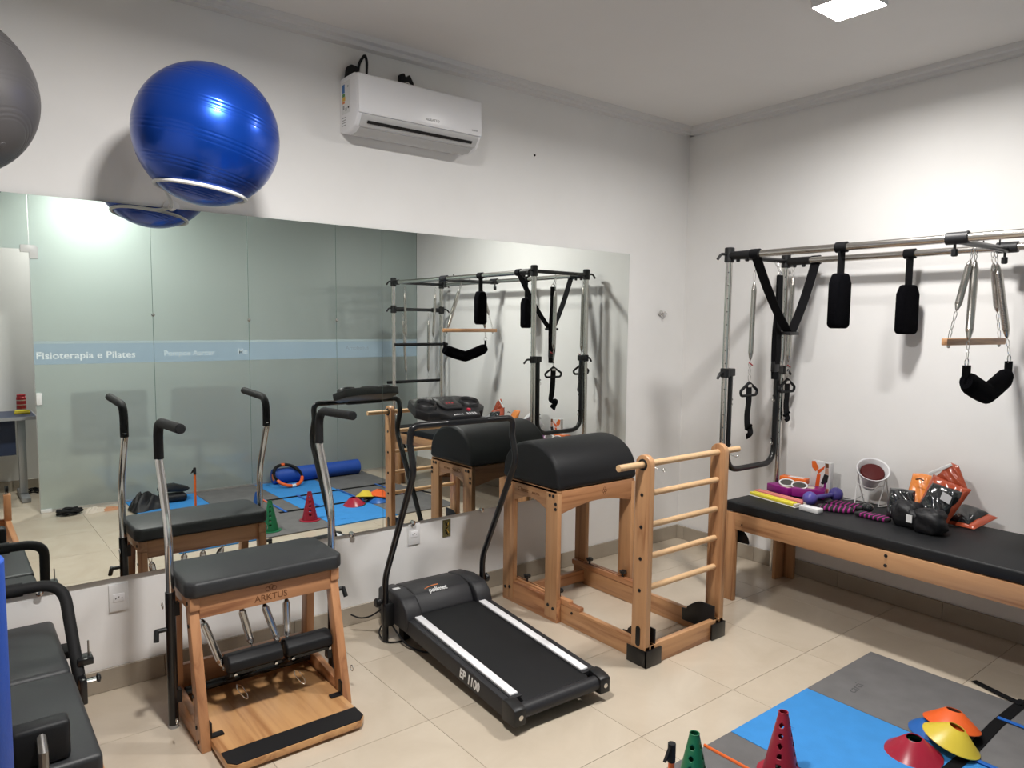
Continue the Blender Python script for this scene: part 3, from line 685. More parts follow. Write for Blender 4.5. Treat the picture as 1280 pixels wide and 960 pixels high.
# ================================================================ ladder barrel
lb = thing('ladder_barrel', 'wooden ladder barrel with black half-round cushion and five-rod ladder', 'ladder barrel', (-1.50, -0.70, 0))
def L_(): return MB(lb)
XA, XB = -1.800, -1.200; YR, YF = -0.175, -0.640
for sx, xo in ((-1, XA), (1, XB)):
    sg = -sx
    a, b = sorted((xo, xo + sg * 0.030))
    for y0, y1 in ((YF, YF + 0.095), (YR - 0.095, YR)):
        L_().box((a, y0, 0.018), (b, y1, 0.700)).build('leg', 'wood_z', lb, bevel=0.004)
    # arched top rail
    arch = [(YF + 0.06, 0.600)] + [(YF + 0.095 + (YR - YF - 0.19) * t, 0.600 + 0.040 * sin(pi * t)) for t in [k / 10 for k in range(11)]] + [(YR - 0.06, 0.600), (YR - 0.01, 0.715), (YF + 0.01, 0.715)]
    a2, b2 = sorted((xo + sg * 0.004, xo + sg * 0.028))
    L_().prism(arch, 'x', a2, b2).build('arched_rail', 'wood_y', lb, bevel=0.002)
    L_().box((a2, YF + 0.004, 0.700), (b2, YR - 0.004, 0.716)).build('top_cleat', 'wood_y', lb, bevel=0.002)
    a3, b3 = sorted((xo + sg * 0.003, xo + sg * 0.034))
    L_().box((a3, YF - 0.002, 0.0), (b3, YR + 0.004, 0.125)).build('base_board', 'redwood_y', lb, bevel=0.004)
    a4, b4 = sorted((xo + sg * 0.036, xo + sg * 0.070))
    L_().box((a4, YF - 0.06, 0.100), (b4, YR - 0.02, 0.132)).build('slide_rail', 'redwood_y', lb, bevel=0.003)
    L_().box((a4 + 0.014, YF + 0.02, 0.1322), (b4 - 0.014, YR - 0.06, 0.1335)).build('rail_slot', 'burnt_wood', lb)
    a5, b5 = sorted((xo + sg * 0.036, xo + sg * 0.066))
    L_().box((a5, -1.262, 0.0), (b5, -0.26, 0.098)).build('long_rail', 'wood_y', lb, bevel=0.003)
    L_().box((a5 + 0.002, YF - 0.14, 0.098), (b5 + 0.004, YF - 0.02, 0.118)).build('stop_block', 'redwood_y', lb, bevel=0.002)
    ax = '-x' if sx < 0 else 'x'; fx = xo + 1.50
    for y, z in ((YF + 0.035, 0.685), (YF + 0.062, 0.685), (YF + 0.016, 0.645), (YF + 0.016, 0.618), (YR - 0.035, 0.685), (YR - 0.062, 0.685), (YR - 0.016, 0.645), (YR - 0.016, 0.618),
                 (YF + 0.025, 0.075), (YF + 0.065, 0.085), (YR - 0.025, 0.075), (YR - 0.065, 0.085)):
        bolt(lb, (fx, y + 0.70, z), ax, 0.0095)
    bolt(lb, (xo + sg * 0.036 + 1.50, YF - 0.085 + 0.70, 0.078), ax, 0.0075)
    for y in (YF + 0.03, YR - 0.16):
        kn = L_().lathe([(0.006, 0), (0.006, 0.02), (0.020, 0.022), (0.022, 0.036), (0.012, 0.040)], (xo + sg * 0.053, y, 0.1335), (0, 0, 1), 6).build('wing_knob', 'black_plastic', lb)
    # ladder post, rounded top
    a6, b6 = sorted((xo, xo + sg * 0.034))
    top = [(-1.262, 0.0), (-1.172, 0.0), (-1.172, 0.955)] + [(-1.217 + 0.045 * cos(t), 0.955 + 0.045 * sin(t)) for t in [pi * k / 8 for k in range(1, 8)]] + [(-1.262, 0.955)]
    L_().prism(top, 'x', a6, b6).build('ladder_post', 'wood_z', lb, bevel=0.004)
    for z in (0.813, 0.662, 0.511, 0.360): bolt(lb, (xo + 1.50, -1.217 + 0.70, z), ax, 0.009)
    L_().tube(ring_pts((xo + sx * 0.001, -1.217, 0.955), 0.022, 'x', 20), 0.005, 8, closed=True).build('rod_collar', 'black_plastic', lb)
    # slot plate, corner bracket, foot plate
    ax_, bx_ = sorted((xo + sx * 0.003, xo - sx * 0.001))
    sl = [(-1.216 + 0.013 * cos(t), 0.175 + 0.013 * sin(t)) for t in [pi * k / 8 for k in range(9)]] + [(-1.216 + 0.013 * cos(t), 0.105 + 0.013 * sin(t)) for t in [pi + pi * k / 8 for k in range(9)]]
    L_().prism(sl, 'x', ax_, bx_).build('slot_plate', 'black_paint', lb)
    c1, c2 = sorted((xo - sg * 0.004, xo + sg * 0.105))
    br = L_().box((c1, -1.274, 0.001), (c2, -1.2625, 0.082)); d1, d2 = sorted((xo - sg * 0.004, xo + sg * 0.0))
    br.box((d1, -1.274, 0.001), (d2, -1.150, 0.082)); br.build('corner_bracket', 'black_paint', lb, bevel=0.002)
    g1, g2 = sorted((xo + sg * 0.034, xo + sg * 0.042))
    fp = [(-1.260, 0.035), (-1.060, 0.035), (-1.055, 0.100), (-1.085, 0.103)] + [(-1.090 - 0.10 * k / 6, 0.118 + 0.052 * sin(pi / 2 * k / 6)) for k in range(7)] + [(-1.260, 0.170)]
    L_().prism(fp, 'x', g1 + sg * 0.034, g2 + sg * 0.034).build('foot_plate', 'black_plastic', lb, bevel=0.003)
# cross rails
L_().box((XA + 0.001, -1.262, 0.001), (XB - 0.001, -1.232, 0.098)).build('front_cross_rail', 'wood_x', lb, bevel=0.003)
L_().box((XA + 0.036, -0.30, 0.02), (XB - 0.036, -0.27, 0.09)).build('rear_cross_rail', 'redwood_x', lb, bevel=0.003)
def apron(y0, y1, nm):
    pl = [(XA + 0.028, 0.590)] + [(XA + 0.028 + (XB - XA - 0.056) * t, 0.590 + 0.040 * sin(pi * t)) for t in [k / 12 for k in range(13)]] + [(XB - 0.028, 0.715), (XA + 0.028, 0.715)]
    return L_().prism(pl[1:], 'y', y0, y1).build(nm, 'redwood_x', lb, bevel=0.002)
apron(YF + 0.002, YF + 0.024, 'front_apron'); apron(YR - 0.024, YR - 0.002, 'rear_apron')
lg = L_()
for k, (dx, dz) in enumerate(((0, 0.012), (-0.008, 0), (0.008, 0), (0, -0.012))):
    lg.tube(ring_pts((-1.45 + dx, YF + 0.0016, 0.674 + dz), 0.009, 'y', 12), 0.001, 5, closed=True)
lg.build('carved_emblem', 'burnt_wood', lb)
text('carved_lettering', 'Classic', 0.034, 'burnt_wood', lb, plane_m((XA + 1.50 + 0.0036, -0.345 + 0.70, 0.672), (0, -1, 0), (0, 0, 1)), ext=0.0006, shear=0.35)
text('carved_lettering', 'ARKTUS', 0.018, 'burnt_wood', lb, plane_m((XA + 1.50 + 0.0036, -0.455 + 0.70, 0.668), (0, -1, 0), (0, 0, 1)), ext=0.0006)
# cushion: half-round section
sec = [(YF - 0.006, 0.717), (YF - 0.008, 0.745)]
for k in range(25):
    t = pi - pi * k / 24
    sec.append(((YF + YR) / 2 + 0.238 * cos(t), 0.755 + 0.195 * sin(t) ** 0.92 if sin(t) > 0 else 0.755))
sec += [(YR + 0.008, 0.745), (YR + 0.006, 0.717)]
L_().prism(sec, 'x', XA - 0.004, XB + 0.004).build('barrel_cushion', 'black_vinyl', lb, bevel=0.022, seg=4, smooth=50)
# rods
rod = L_().tube([(-1.962, -1.217, 0.955), (-1.058, -1.217, 0.955)], 0.0155, 16).build('top_rod', 'dowel_x', lb, bevel=0.0)
for z in (0.813, 0.662, 0.511, 0.360):
    L_().tube([(XA + 0.03, -1.217, z), (XB - 0.03, -1.217, z)], 0.0145, 14).build('rung', 'dowel_x', lb)
for xx in (-1.748, -1.170):
    L_().tube(fillet([(xx - 0.02, -1.235, 0.95), (xx, -1.268, 0.935), (xx + 0.04, -1.268, 0.922), (xx + 0.05, -1.24, 0.925)], 0.012, 4), 0.0016, 6).build('safety_pin', 'steel', lb)
    L_().tube(ring_pts((xx + 0.045, -1.262, 0.925), 0.008, 'y', 10), 0.0014, 6, closed=True).build('pin_ring', 'steel', lb)
# ================================================================ trapeze table
CL = Vector((-0.720, -0.880, 0.0))
cd = thing('trapeze_table', 'long wooden trapeze table with black mattress and steel canopy frame', 'trapeze table', CL, TH)
def D_(): return MB()            # table frame: u across (room side 0, wall side .57), v negative along the wall
U1, V1 = 0.570, -2.085
def cw(u, v, z): return Matrix.Rotation(TH, 3, 'Z') @ Vector((u, v, 0)) + CL + Vector((0, 0, z))
ZR = 1.995
D_().box((-0.030, V1 + 0.02, 0.523), (0.625, -0.055, 0.582)).build('mattress', 'black_vinyl', cd, bevel=0.012, seg=3)
for u in (-0.022, U1 + 0.022):
    D_().box((u - 0.014, V1 + 0.03, 0.425), (u + 0.014, -0.13, 0.522)).build('side_rail', 'wood_y', cd, bevel=0.002)
for v in (-0.10, V1 + 0.06):
    D_().box((0.0, v - 0.012, 0.43), (U1, v + 0.012, 0.52)).build('end_rail', 'wood_x', cd, bevel=0.002)
D_().box((-0.01, V1 + 0.06, 0.508), (U1 + 0.01, -0.10, 0.5228)).build('base_panel', 'burnt_wood', cd)
bolt(cd, (-0.036, -0.990, 0.500), '-x', 0.009); bolt(cd, (-0.036, -0.990, 0.452), '-x', 0.009); bolt(cd, (-0.036, -0.18, 0.462), '-x', 0.005)
for sv, v in ((1, -0.060), (-1, V1 + 0.060)):
    for su, u in ((-1, -0.022), (1, U1 + 0.022)):
        v0, v1 = sorted((v + sv * 0.035, v - sv * 0.075))
        D_().box((u - 0.014, v0, 0.0), (u + 0.014, v1, 0.520)).build('leg', 'wood_z', cd, bevel=0.003)
        a, b = sorted((u - su * 0.014, u - su * 0.105))
        D_().box((a, v - 0.012, 0.0), (b, v + 0.012, 0.500)).build('leg_board', 'wood_z', cd, bevel=0.003)
        sl = [(v + 0.012 * cos(t), 0.480 + 0.012 * sin(t)) for t in [pi * k / 8 for k in range(9)]] + [(v + 0.012 * cos(t), 0.400 + 0.012 * sin(t)) for t in [pi + pi * k / 8 for k in range(9)]]
        p, q = sorted((u + su * 0.014, u + su * 0.017))
        D_().prism(sl, 'x', p, q).build('slot_plate', 'black_paint', cd)
        bolt(cd, (u + su * 0.014, v, 0.285), '-x' if su < 0 else 'x', 0.0075)
    dp = [(v - sv * 0.02, 0.425)] + [(v - sv * (0.02 + 0.11 * sin(t)), 0.425 - 0.085 * (1 - cos(t)) ) for t in [pi / 2 * k / 8 for k in range(1, 9)]] + [(v - sv * 0.02, 0.335)]
    for u in (0.022, U1 - 0.022):
        D_().prism(dp, 'x', u - 0.006, u + 0.006).build('gusset_plate', 'black_plastic', cd)
# steel frame
def clamp(u, v, z, r=0.030, h=0.075, parent=None):
    return D_().lathe([(r * .8, -h / 2), (r, -h / 2 + 0.004), (r, h / 2 - 0.004), (r * .8, h / 2)], (u, v, z), (0, 0, 1), 16).build('post_clamp', 'black_plastic', parent or cd)
def lever(u, v, z, du, dv, parent=None, name='clamp_lever'):
    return D_().tube(fillet([(u, v, z), (u + du * 0.06, v + dv * 0.06, z + 0.004), (u + du * 0.085, v + dv * 0.085, z - 0.028)], 0.015, 4), [0.008] * 7, 8).build(name, 'black_plastic', parent or cd)
for v in (0.0, V1):
    for u in (0.0, U1):
        D_().tube([(u, v, 0.02), (u, v, 2.035)], 0.0195, 18).build('post', 'steel', cd)
        c = clamp(u, v, 2.000, 0.028, 0.085)
        lever(u, v, 2.000, -1.0 if u == 0 else 1.0, 0.2)
    cbar = D_().tube([(0, v, 1.998), (U1, v, 1.998)], 0.015, 14).build('end_cross_bar', 'black_paint', cd)
for u in (0.0, U1):
    D_().tube([(u, -0.0, ZR), (u, V1, ZR)], 0.0195, 18).build('top_rail', 'steel', cd)
    for v0, v1 in ((-0.015, -0.165), (V1 + 0.015, V1 + 0.10)):
        D_().tube([(u, v0, ZR), (u, v1, ZR)], 0.0245, 16).build('rail_sleeve', 'black_plastic', cd)
    for v in (-0.06, -0.12):
        D_().lathe([(0.012, 0), (0.012, 0.012), (0.007, 0.016)], (u, v, ZR - 0.022), (0, 0, -1), 10).build('sleeve_screw', 'black_plastic', cd)
# holes in the near posts
for k in range(16):
    z = 1.90 - k * 0.075
    for u in (0.0, U1): bolt(cd, (u - 0.0165, -0.0105, z), '-x', 0.0035, 0.0012, 'black_plastic', 'post_hole')
# sliding cross bar
vs_ = -1.205
sb = D_().tube([(0.0, vs_, ZR - 0.012), (U1, vs_, ZR - 0.012)], 0.015, 14).build('sliding_cross_bar', 'black_paint', cd)
for u in (0.0, U1):
    D_().tube([(u, vs_ - 0.045, ZR), (u, vs_ + 0.045, ZR)], 0.0275, 18).build('slide_sleeve', 'satin_plastic', sb)
    D_().lathe([(0.006, 0), (0.006, 0.022), (0.014, 0.024), (0.014, 0.052), (0.009, 0.056)], (u, vs_ + 0.01, ZR - 0.024), (0, 0, -1), 10).build('slide_knob', 'black_plastic', sb)
for u in (0.10, 0.28, 0.47):
    D_().lathe([(0.003, 0), (0.004, 0.03), (0.007, 0.034), (0.004, 0.042)], (u, vs_, ZR), (0, 0, 1), 8).build('eye_bolt', 'black_plastic', sb)
# push-through bar at the near end
ub = D_().tube(fillet([(0.046, 0.0, 1.345), (0.046, 0.0, 0.735), (U1 - 0.046, 0.0, 0.735), (U1 - 0.046, 0.0, 1.345)], 0.11, 10), 0.0180, 14).build('push_through_bar', 'black_paint', cd)
for u, su in ((0.0, -1), (U1, 1)):
    clamp(u, 0.0, 1.320, 0.028, 0.055); D_().box((min(u, u - su * 0.068), -0.024, 1.300), (max(u, u - su * 0.068), 0.024, 1.345)).build('bar_clamp', 'black_plastic', ub, bevel=0.005)
    lever(u, 0.0, 1.318, su * 1.0, -0.15)
    for z in (1.13, 0.86):
        D_().tube(ring_pts((u - su * 0.046 - su * 0.026, 0, z), 0.009, 'y', 12), 0.002, 6, closed=True).build('eye_ring', 'steel', ub)
        D_().tube([(u - su * 0.020, 0, z + 0.03), (u - su * 0.076, 0, z + 0.03)], 0.006, 8).build('pin', 'black_plastic', ub)
# far-end clamped cross bar (seen in the mirror)
fb = D_().tube([(0.0, V1, 1.735), (U1, V1, 1.735)], 0.016, 12).build('lower_cross_bar', 'black_paint', cd)
for u, su in ((0, -1), (U1, 1)):
    clamp(u, V1, 1.735, 0.029, 0.075); lever(u, V1, 1.74, su, 0.2)
    D_().tube([(u - su * 0.02, V1, 1.735), (u - su * 0.12, V1, 1.735)], 0.021, 12).build('bar_sleeve', 'black_plastic', fb)

def top(name, label, cat, p, group=None):
    return thing(name, label, cat, p, 0, group)
def ring(root, p, r, ax, m='steel', name='ring', th=0.002):
    return MB(root).tube(ring_pts(p, r, ax, 14), th, 6, closed=True).build(name, m, root)
def chain(root, p, q, links=3):
    p, q = Vector(p), Vector(q)
    for k in range(links):
        a = p + (q - p) * (k / links); b = p + (q - p) * ((k + 1.12) / links)
        carabiner(MB(root), a, b, 0.0018, 0.008 if k % 2 else 0.010).build('snap_hook', 'chrome', root)

# ---- roll-down bars on springs at the far end
for zt_, zb, vb, lab in ((1.985, 1.385, V1 + 0.02, 'upper black roll-down bar on two springs, far end of trapeze table'), (1.720, 1.010, V1 - 0.02, 'lower black roll-down bar on two springs, far end of trapeze table')):
    t = top('roll_down_bar', lab, 'roll-down bar', cw(U1 / 2, vb, zb), 'roll-down bars')
    off = 0.03 if zb > 1.2 else -0.03
    MB(t).tube([cw(-0.03 + off, vb, zb), cw(U1 + 0.03 + off, vb, zb)], 0.015, 12).build('bar', 'black_rubber', t)
    for u in ((0.10, 0.47) if zb > 1.2 else (0.13, 0.44)):
        p, q = cw(u + off * 0.5, vb, zt_ - 0.02), cw(u + (0.03 if u < 0.3 else -0.02), vb, zb)
        chain(t, p, p + (q - p) * 0.10, 2); chain(t, p + (q - p) * 0.88, q, 2)
        spring(MB(t), p + (q - p) * 0.10, p + (q - p) * 0.88, 0.0140, 60).build('spring', 'spring_steel', t)

# ---- trapeze bar and fleece sling hung from the sliding bar
tL, tR, tz = Vector((-0.775, -2.066, 1.535)), Vector((-0.152, -2.098, 1.535)), 1.535
t = top('trapeze_bar', 'wooden trapeze bar hanging on two springs above a fleece sling', 'trapeze', (tL + tR) / 2)
MB(t).bar(tL, tR, 0.026, 0.032).build('bar', 'wood_x', t, bevel=0.004)
for e, u in ((tL + (tR - tL) * 0.07, 0.185), (tL + (tR - tL) * 0.93, 0.40)):
    p = cw(u, vs_ + 0.004, ZR - 0.030); d = e + Vector((0, 0, 0.016)) - p
    chain(t, p, p + d * 0.13, 2)
    spring(MB(t), p + d * 0.13, p + d * 0.70, 0.0155, 46).build('spring', 'spring_steel', t)
    chain(t, p + d * 0.70, p + d * 1.0, 3)
    MB(t).lathe([(0.007, 0), (0.007, 0.008), (0.004, 0.012)], e - Vector((0, 0, 0.016)), (0, 0, -1), 10).build('eye_nut', 'steel', t)
sL, sR = Vector((-0.722, -2.140, 1.432)), Vector((-0.225, -2.155, 1.440))
t = top('fleece_sling', 'black fleece sling hanging in a V below the wooden trapeze bar', 'sling', (sL + sR) / 2)
cl = []
for k in range(25):
    s_ = k / 24; x = sL + (sR - sL) * (0.02 + 0.96 * s_)
    cl.append(x + Vector((0, 0, -0.070 - 0.072 * (1 - abs(2 * s_ - 1) ** 1.2))))
rr = [0.050 * min(1, 0.74 + 3.0 * min(k, 24 - k) / 24) for k in range(25)]
mb = MB(t).tube(cl, rr, 14)
ym = (sL.y + sR.y) / 2; mb.v = [Vector((v.x, ym + (v.y - ym) * 0.75, v.z)) for v in mb.v]
mb.build('fleece_pad', 'fleece', t, smooth=60)
for e, u, s_ in ((sL, 0.195, 1), (sR, 0.415, -1)):
    MB(t).ribbon([e + Vector((s_ * 0.012, 0, 0.0)), e + Vector((s_ * 0.012, 0, -0.055))], 0.040, 0.006, (0.85, -0.5, 0)).build('strap', 'strap_black', t)
    ring(t, e + Vector((s_ * 0.010, 0, 0.012)), 0.020, 'y', 'chrome', 'd_ring', 0.0025)
    p = cw(u, vs_ - 0.004, ZR - 0.030); q = e + Vector((s_ * 0.010, 0, 0.03)); d = q - p
    chain(t, p, p + d * 0.11, 2); chain(t, p + d * 0.84, q, 2)
    spring(MB(t), p + d * 0.11, p + d * 0.84, 0.0175, 60).build('spring', 'spring_steel', t)

# ---- fleece cuffs looped over the rails
def cuff(u, v, zt_, zp0, zp1, w, rot, label):
    t = top('fleece_strap', label, 'fleece strap', cw(u, v, zp0), 0, ) if False else thing('fleece_strap', label, 'fleece strap', cw(u, v, zp0), rot, 'fleece straps')
    m = MB()
    hz = zp1 - zp0
    pad = [(-w / 2 * 0.80, 0), (w / 2 * 0.80, 0), (w / 2, 0.02), (w / 2, hz - 0.05), (w / 2 * 0.62, hz), (-w / 2 * 0.62, hz), (-w / 2, hz - 0.05), (-w / 2, 0.02)]
    m.prism(pad, 'x', -0.030, 0.030).build('fleece_pad', 'fleece', t, bevel=0.014, seg=3, smooth=60)
    zr = ZR - zp0
    MB().ribbon([(0.0, 0, hz - 0.02), (0.0, 0, zr - 0.05), (0.0, 0, zr - 0.02)], 0.042, 0.010, (0, 1, 0)).build('strap', 'strap_black', t)
    ry_ = Vector((sin(rot - TH), cos(rot - TH), 0)) * 0.028
    MB().tube([Vector((0, 0, zr)) - ry_, Vector((0, 0, zr)) + ry_], 0.027, 16).build('loop', 'strap_black', t)
cuff(0.0, -0.672, ZR, 1.588, 1.865, 0.112, TH + radians(80), 'black fleece strap on the room-side rail, left of the other fleece strap')
cuff(U1, -0.745, ZR, 1.560, 1.828, 0.120, TH + radians(72), 'black fleece strap on the wall-side rail, right of the other fleece strap')

# ---- V-shaped strap between the two rails near the mirror end
a_, b_ = Vector((-0.727, -1.055, 1.99)), Vector((-0.140, -1.085, 1.99)); c_ = Vector((-0.370, -1.070, 1.560))
t = top('hanging_strap', 'wide black strap hanging in a V from both rails of trapeze table', 'strap', c_)
def bow(p, q, sag, n=10):
    return [p + (q - p) * (k / n) + Vector((0, 0, -sag * sin(pi * k / n))) for k in range(n + 1)]
MB(t).ribbon(bow(a_, c_ + Vector((-0.02, 0, 0.0)), 0.030), 0.058, 0.006, (0, 1, 0)).build('strap_half', 'strap_black', t)
MB(t).ribbon(bow(b_, c_ + Vector((0.02, 0, 0.005)), 0.030), 0.058, 0.006, (0, 1, 0)).build('strap_half', 'strap_black', t)
for e in (a_, b_):
    MB(t).tube([e + Vector((0, -0.026, 0.006)), e + Vector((0, 0.026, 0.006))], 0.0275, 16).build('loop', 'strap_black', t)
MB(t).box(c_ + Vector((-0.045, -0.03, -0.016)), c_ + Vector((0.055, 0.03, 0.004))).build('buckle', 'black_plastic', t, bevel=0.004)

# ---- spring with handle and dangling foot strap, twice
def handle_strap(p, zs0, zs1, zh, zend, label, wig):
    p = Vector(p)
    t = top('spring_handle', label, 'spring handle', (p.x, p.y, zend), 'spring handles')
    chain(t, p, (p.x, p.y, zs0), 2)
    spring(MB(t), (p.x, p.y, zs0), (p.x - 0.01, p.y, zs1), 0.0160, 60).build('spring', 'spring_steel', t)
    x = p.x - 0.012
    chain(t, (x, p.y, zs1), (x, p.y, zh + 0.06), 3)
    cx_ = Vector((1, 0, 0)); o_ = Vector((x, p.y, zh))
    tri = fillet([o_ + Vector((0, 0, 0.050)), o_ + cx_ * -0.088 + Vector((0, 0, 0.0)), o_ + cx_ * -0.076 + Vector((0, 0, -0.028)), o_ + cx_ * 0.076 + Vector((0, 0, -0.028)), o_ + cx_ * 0.088, o_ + Vector((0, 0, 0.050))], 0.018, 5)
    MB(t).tube(tri, 0.0085, 10).build('handle', 'black_rubber', t)
    MB(t).box((x - 0.02, p.y - 0.008, zh + 0.022), (x + 0.02, p.y + 0.008, zh + 0.040)).build('buckle', 'steel', t, bevel=0.002)
    MB(t).tube([(x - 0.025, p.y - 0.012, zs1 - 0.01), (x + 0.008, p.y - 0.012, zs1 - 0.025)], 0.004, 6).build('colour_tag', 'red_label', t)
    L = zh - zend
    pts_ = [(x, p.y, zh + 0.03), (x - 0.002, p.y - 0.004, zh - L * 0.25), (x - wig * 0.3, p.y, zh - L * 0.5), (x - wig * 0.5, p.y - 0.01, zh - L * 0.78), (x + wig * 0.9, p.y + 0.005, zh - L * 0.80), (x + wig * 0.5, p.y - 0.01, zh - L * 0.93), (x - wig * 0.2, p.y, zend)]
    MB(t).ribbon(fillet(pts_, 0.03, 4), 0.050, 0.006, (1, 0, 0)).build('foot_strap', 'strap_black', t)
handle_strap(cw(0.235, -0.01, 1.985), 1.86, 1.385, 1.205, 0.925, 'spring with black handle and dangling strap, nearer the open room side', 0.035)
handle_strap(cw(U1 + 0.012, -0.045, 1.975), 1.90, 1.365, 1.215, 1.00, 'spring with black handle and dangling strap, beside the wall-side post', 0.015)

# ---- long doubled belt
bp_ = cw(0.318, -0.125, 1.985)
t = top('hanging_belt', 'long doubled black belt clipped to the end bar of trapeze table', 'belt', (bp_.x, bp_.y, 1.27))
chain(t, bp_ + Vector((0, 0.03, -0.01)), bp_ + Vector((0, 0, -0.07)), 2)
ring(t, bp_ + Vector((0, 0, -0.085)), 0.018, 'y', 'chrome', 'd_ring', 0.0025)
for dx, sg in ((0.0, 1), (0.006, -1)):
    pts_ = [bp_ + Vector((0, sg * 0.004, -0.09)), bp_ + Vector((0.002, sg * 0.006, -0.25)), bp_ + Vector((-0.008, sg * 0.014, -0.42)), bp_ + Vector((-0.004, sg * 0.016, -0.58)), bp_ + Vector((-0.014, sg * 0.003, -0.705))]
    MB(t).ribbon(fillet(pts_, 0.06, 4), 0.050, 0.004, (1, 0, 0)).build('belt_strap', 'strap_black', t)
MB(t).box(bp_ + Vector((-0.036, -0.014, -0.66)), bp_ + Vector((0.012, 0.014, -0.60))).build('buckle', 'black_plastic', t, bevel=0.004)

# ================================================================ reformer at the left edge
rf = thing('reformer', 'black padded reformer bed with curved black foot bar at the left edge', 'reformer', (-4.30, -1.30, 0))
def F_(): return MB(rf)
RX0, RX1 = -4.610, -3.985
for x in (RX0 + 0.02, RX1 - 0.02):
    F_().box((x - 0.016, -2.30, 0.16), (x + 0.016, -0.09, 0.30)).build('side_rail', 'redwood_y', rf, bevel=0.003)
    for y in (-0.16, -2.24):
        F_().box((x - 0.018, y - 0.05, 0.0), (x + 0.018, y + 0.05, 0.16)).build('leg', 'redwood_z', rf, bevel=0.003)
for y in (-0.10, -2.29):
    F_().box((RX0 + 0.036, y - 0.015, 0.16), (RX1 - 0.036, y + 0.015, 0.30)).build('end_rail', 'redwood_x', rf, bevel=0.003)
F_().box((RX0 + 0.02, -0.615, 0.335), (RX1 - 0.020, -0.095, 0.400)).build('foot_pad', 'grey_vinyl', rf, bevel=0.022, seg=4)
F_().box((RX0 + 0.05, -0.60, 0.300), (RX1 - 0.045, -0.11, 0.3345)).build('foot_box', 'redwood_x', rf)
F_().box((RX0 + 0.02, -1.228, 0.330), (RX1 - 0.020, -0.628, 0.400)).build('carriage_pad', 'grey_vinyl', rf, bevel=0.016, seg=4)
F_().box((RX0 + 0.05, -1.30, 0.300), (RX1 - 0.045, -0.64, 0.339)).build('carriage_board', 'black_paint', rf)
for x in (-4.46, -4.145):
    blk = F_().box((x - 0.068, -1.205, 0.4005), (x + 0.068, -1.140, 0.512)).build('shoulder_rest', 'black_vinyl', rf, bevel=0.014, seg=3)
    F_().tube([(x, -1.245, 0.340), (x, -1.245, 0.462), (x, -1.200, 0.482)], 0.013, 10).build('rest_post', 'dark_steel', rf)
F_().box((-4.42, -1.62, 0.345), (-4.17, -1.315, 0.395)).build('head_rest', 'grey_vinyl', rf, bevel=0.015, seg=3)
fbp = fillet([(RX0 + 0.01, -0.545, 0.30), (RX0 + 0.01, -0.325, 0.615), (RX1 - 0.005, -0.325, 0.615), (RX1 + 0.012, -0.545, 0.30)], 0.085, 8)
fb_ = F_().tube(fbp, 0.0200, 14).build('foot_bar', 'black_rubber', rf)
F_().tube([(RX0 + 0.13, -0.325, 0.615), (RX1 - 0.13, -0.325, 0.615)], 0.0245, 14).build('foam_grip', 'black_rubber', fb_)
for sx, x in ((-1, RX0 + 0.002), (1, RX1 + 0.016)):
    F_().box((x - 0.012, -0.59, 0.245), (x + 0.012, -0.505, 0.335)).build('pivot_plate', 'black_paint', rf, bevel=0.004)
    F_().box((x - 0.02 + sx * 0.012, -0.53, 0.36), (x + 0.02 + sx * 0.022, -0.47, 0.385)).build('stop_bracket', 'black_paint', rf, bevel=0.003)
    F_().tube([(x + sx * 0.03, -0.50, 0.37), (x + sx * 0.03, -0.50, 0.44)], 0.003, 6).build('stop_pin', 'dark_steel', rf)
    F_().tube([(x, -0.54, 0.31), (x + sx * 0.045, -0.54, 0.31)], 0.008, 8).build('pivot_bolt', 'chrome', rf)
    F_().lathe([(0.006, 0), (0.016, 0.004), (0.016, 0.012), (0.006, 0.016)], (x + sx * 0.045, -0.54, 0.31), (sx, 0, 0), 6).build('pivot_knob', 'black_plastic', rf)
F_().box((RX1 - 0.03, -0.40, 0.345), (RX1 + 0.012, -0.31, 0.375)).build('bar_rest', 'black_rubber', rf, bevel=0.006)
for x in (RX0 + 0.02, RX1 - 0.02):
    F_().box((x - 0.02, -2.28, 0.30), (x + 0.02, -2.22, 0.47)).build('pulley_post', 'redwood_z', rf, bevel=0.003)
    F_().lathe([(0.02, -0.01), (0.026, -0.008), (0.018, 0), (0.026, 0.008), (0.02, 0.01)], (x, -2.25, 0.50), (1, 0, 0), 16).build('pulley', 'black_plastic', rf)

fr_x, fr_y = -4.305, -1.70
fr = thing('foam_roller', 'blue foam roller standing upright at the left edge of the photo', 'foam roller', (fr_x, fr_y, 0.3955))
MB(fr).lathe([(0.060, 0.3955), (0.072, 0.3955), (0.075, 0.40), (0.075, 1.122), (0.072, 1.126), (0.03, 1.126)], (fr_x, fr_y, 0), (0, 0, 1), 40, cap=False).build('foam', 'roller_blue', fr)
MB(fr).lathe([(0.0300, 0.396), (0.0305, 1.1262), (0.022, 1.1262), (0.022, 0.396)], (fr_x, fr_y, 0), (0, 0, 1), 28, cap=False).build('core_tube', 'mat_grey', fr)

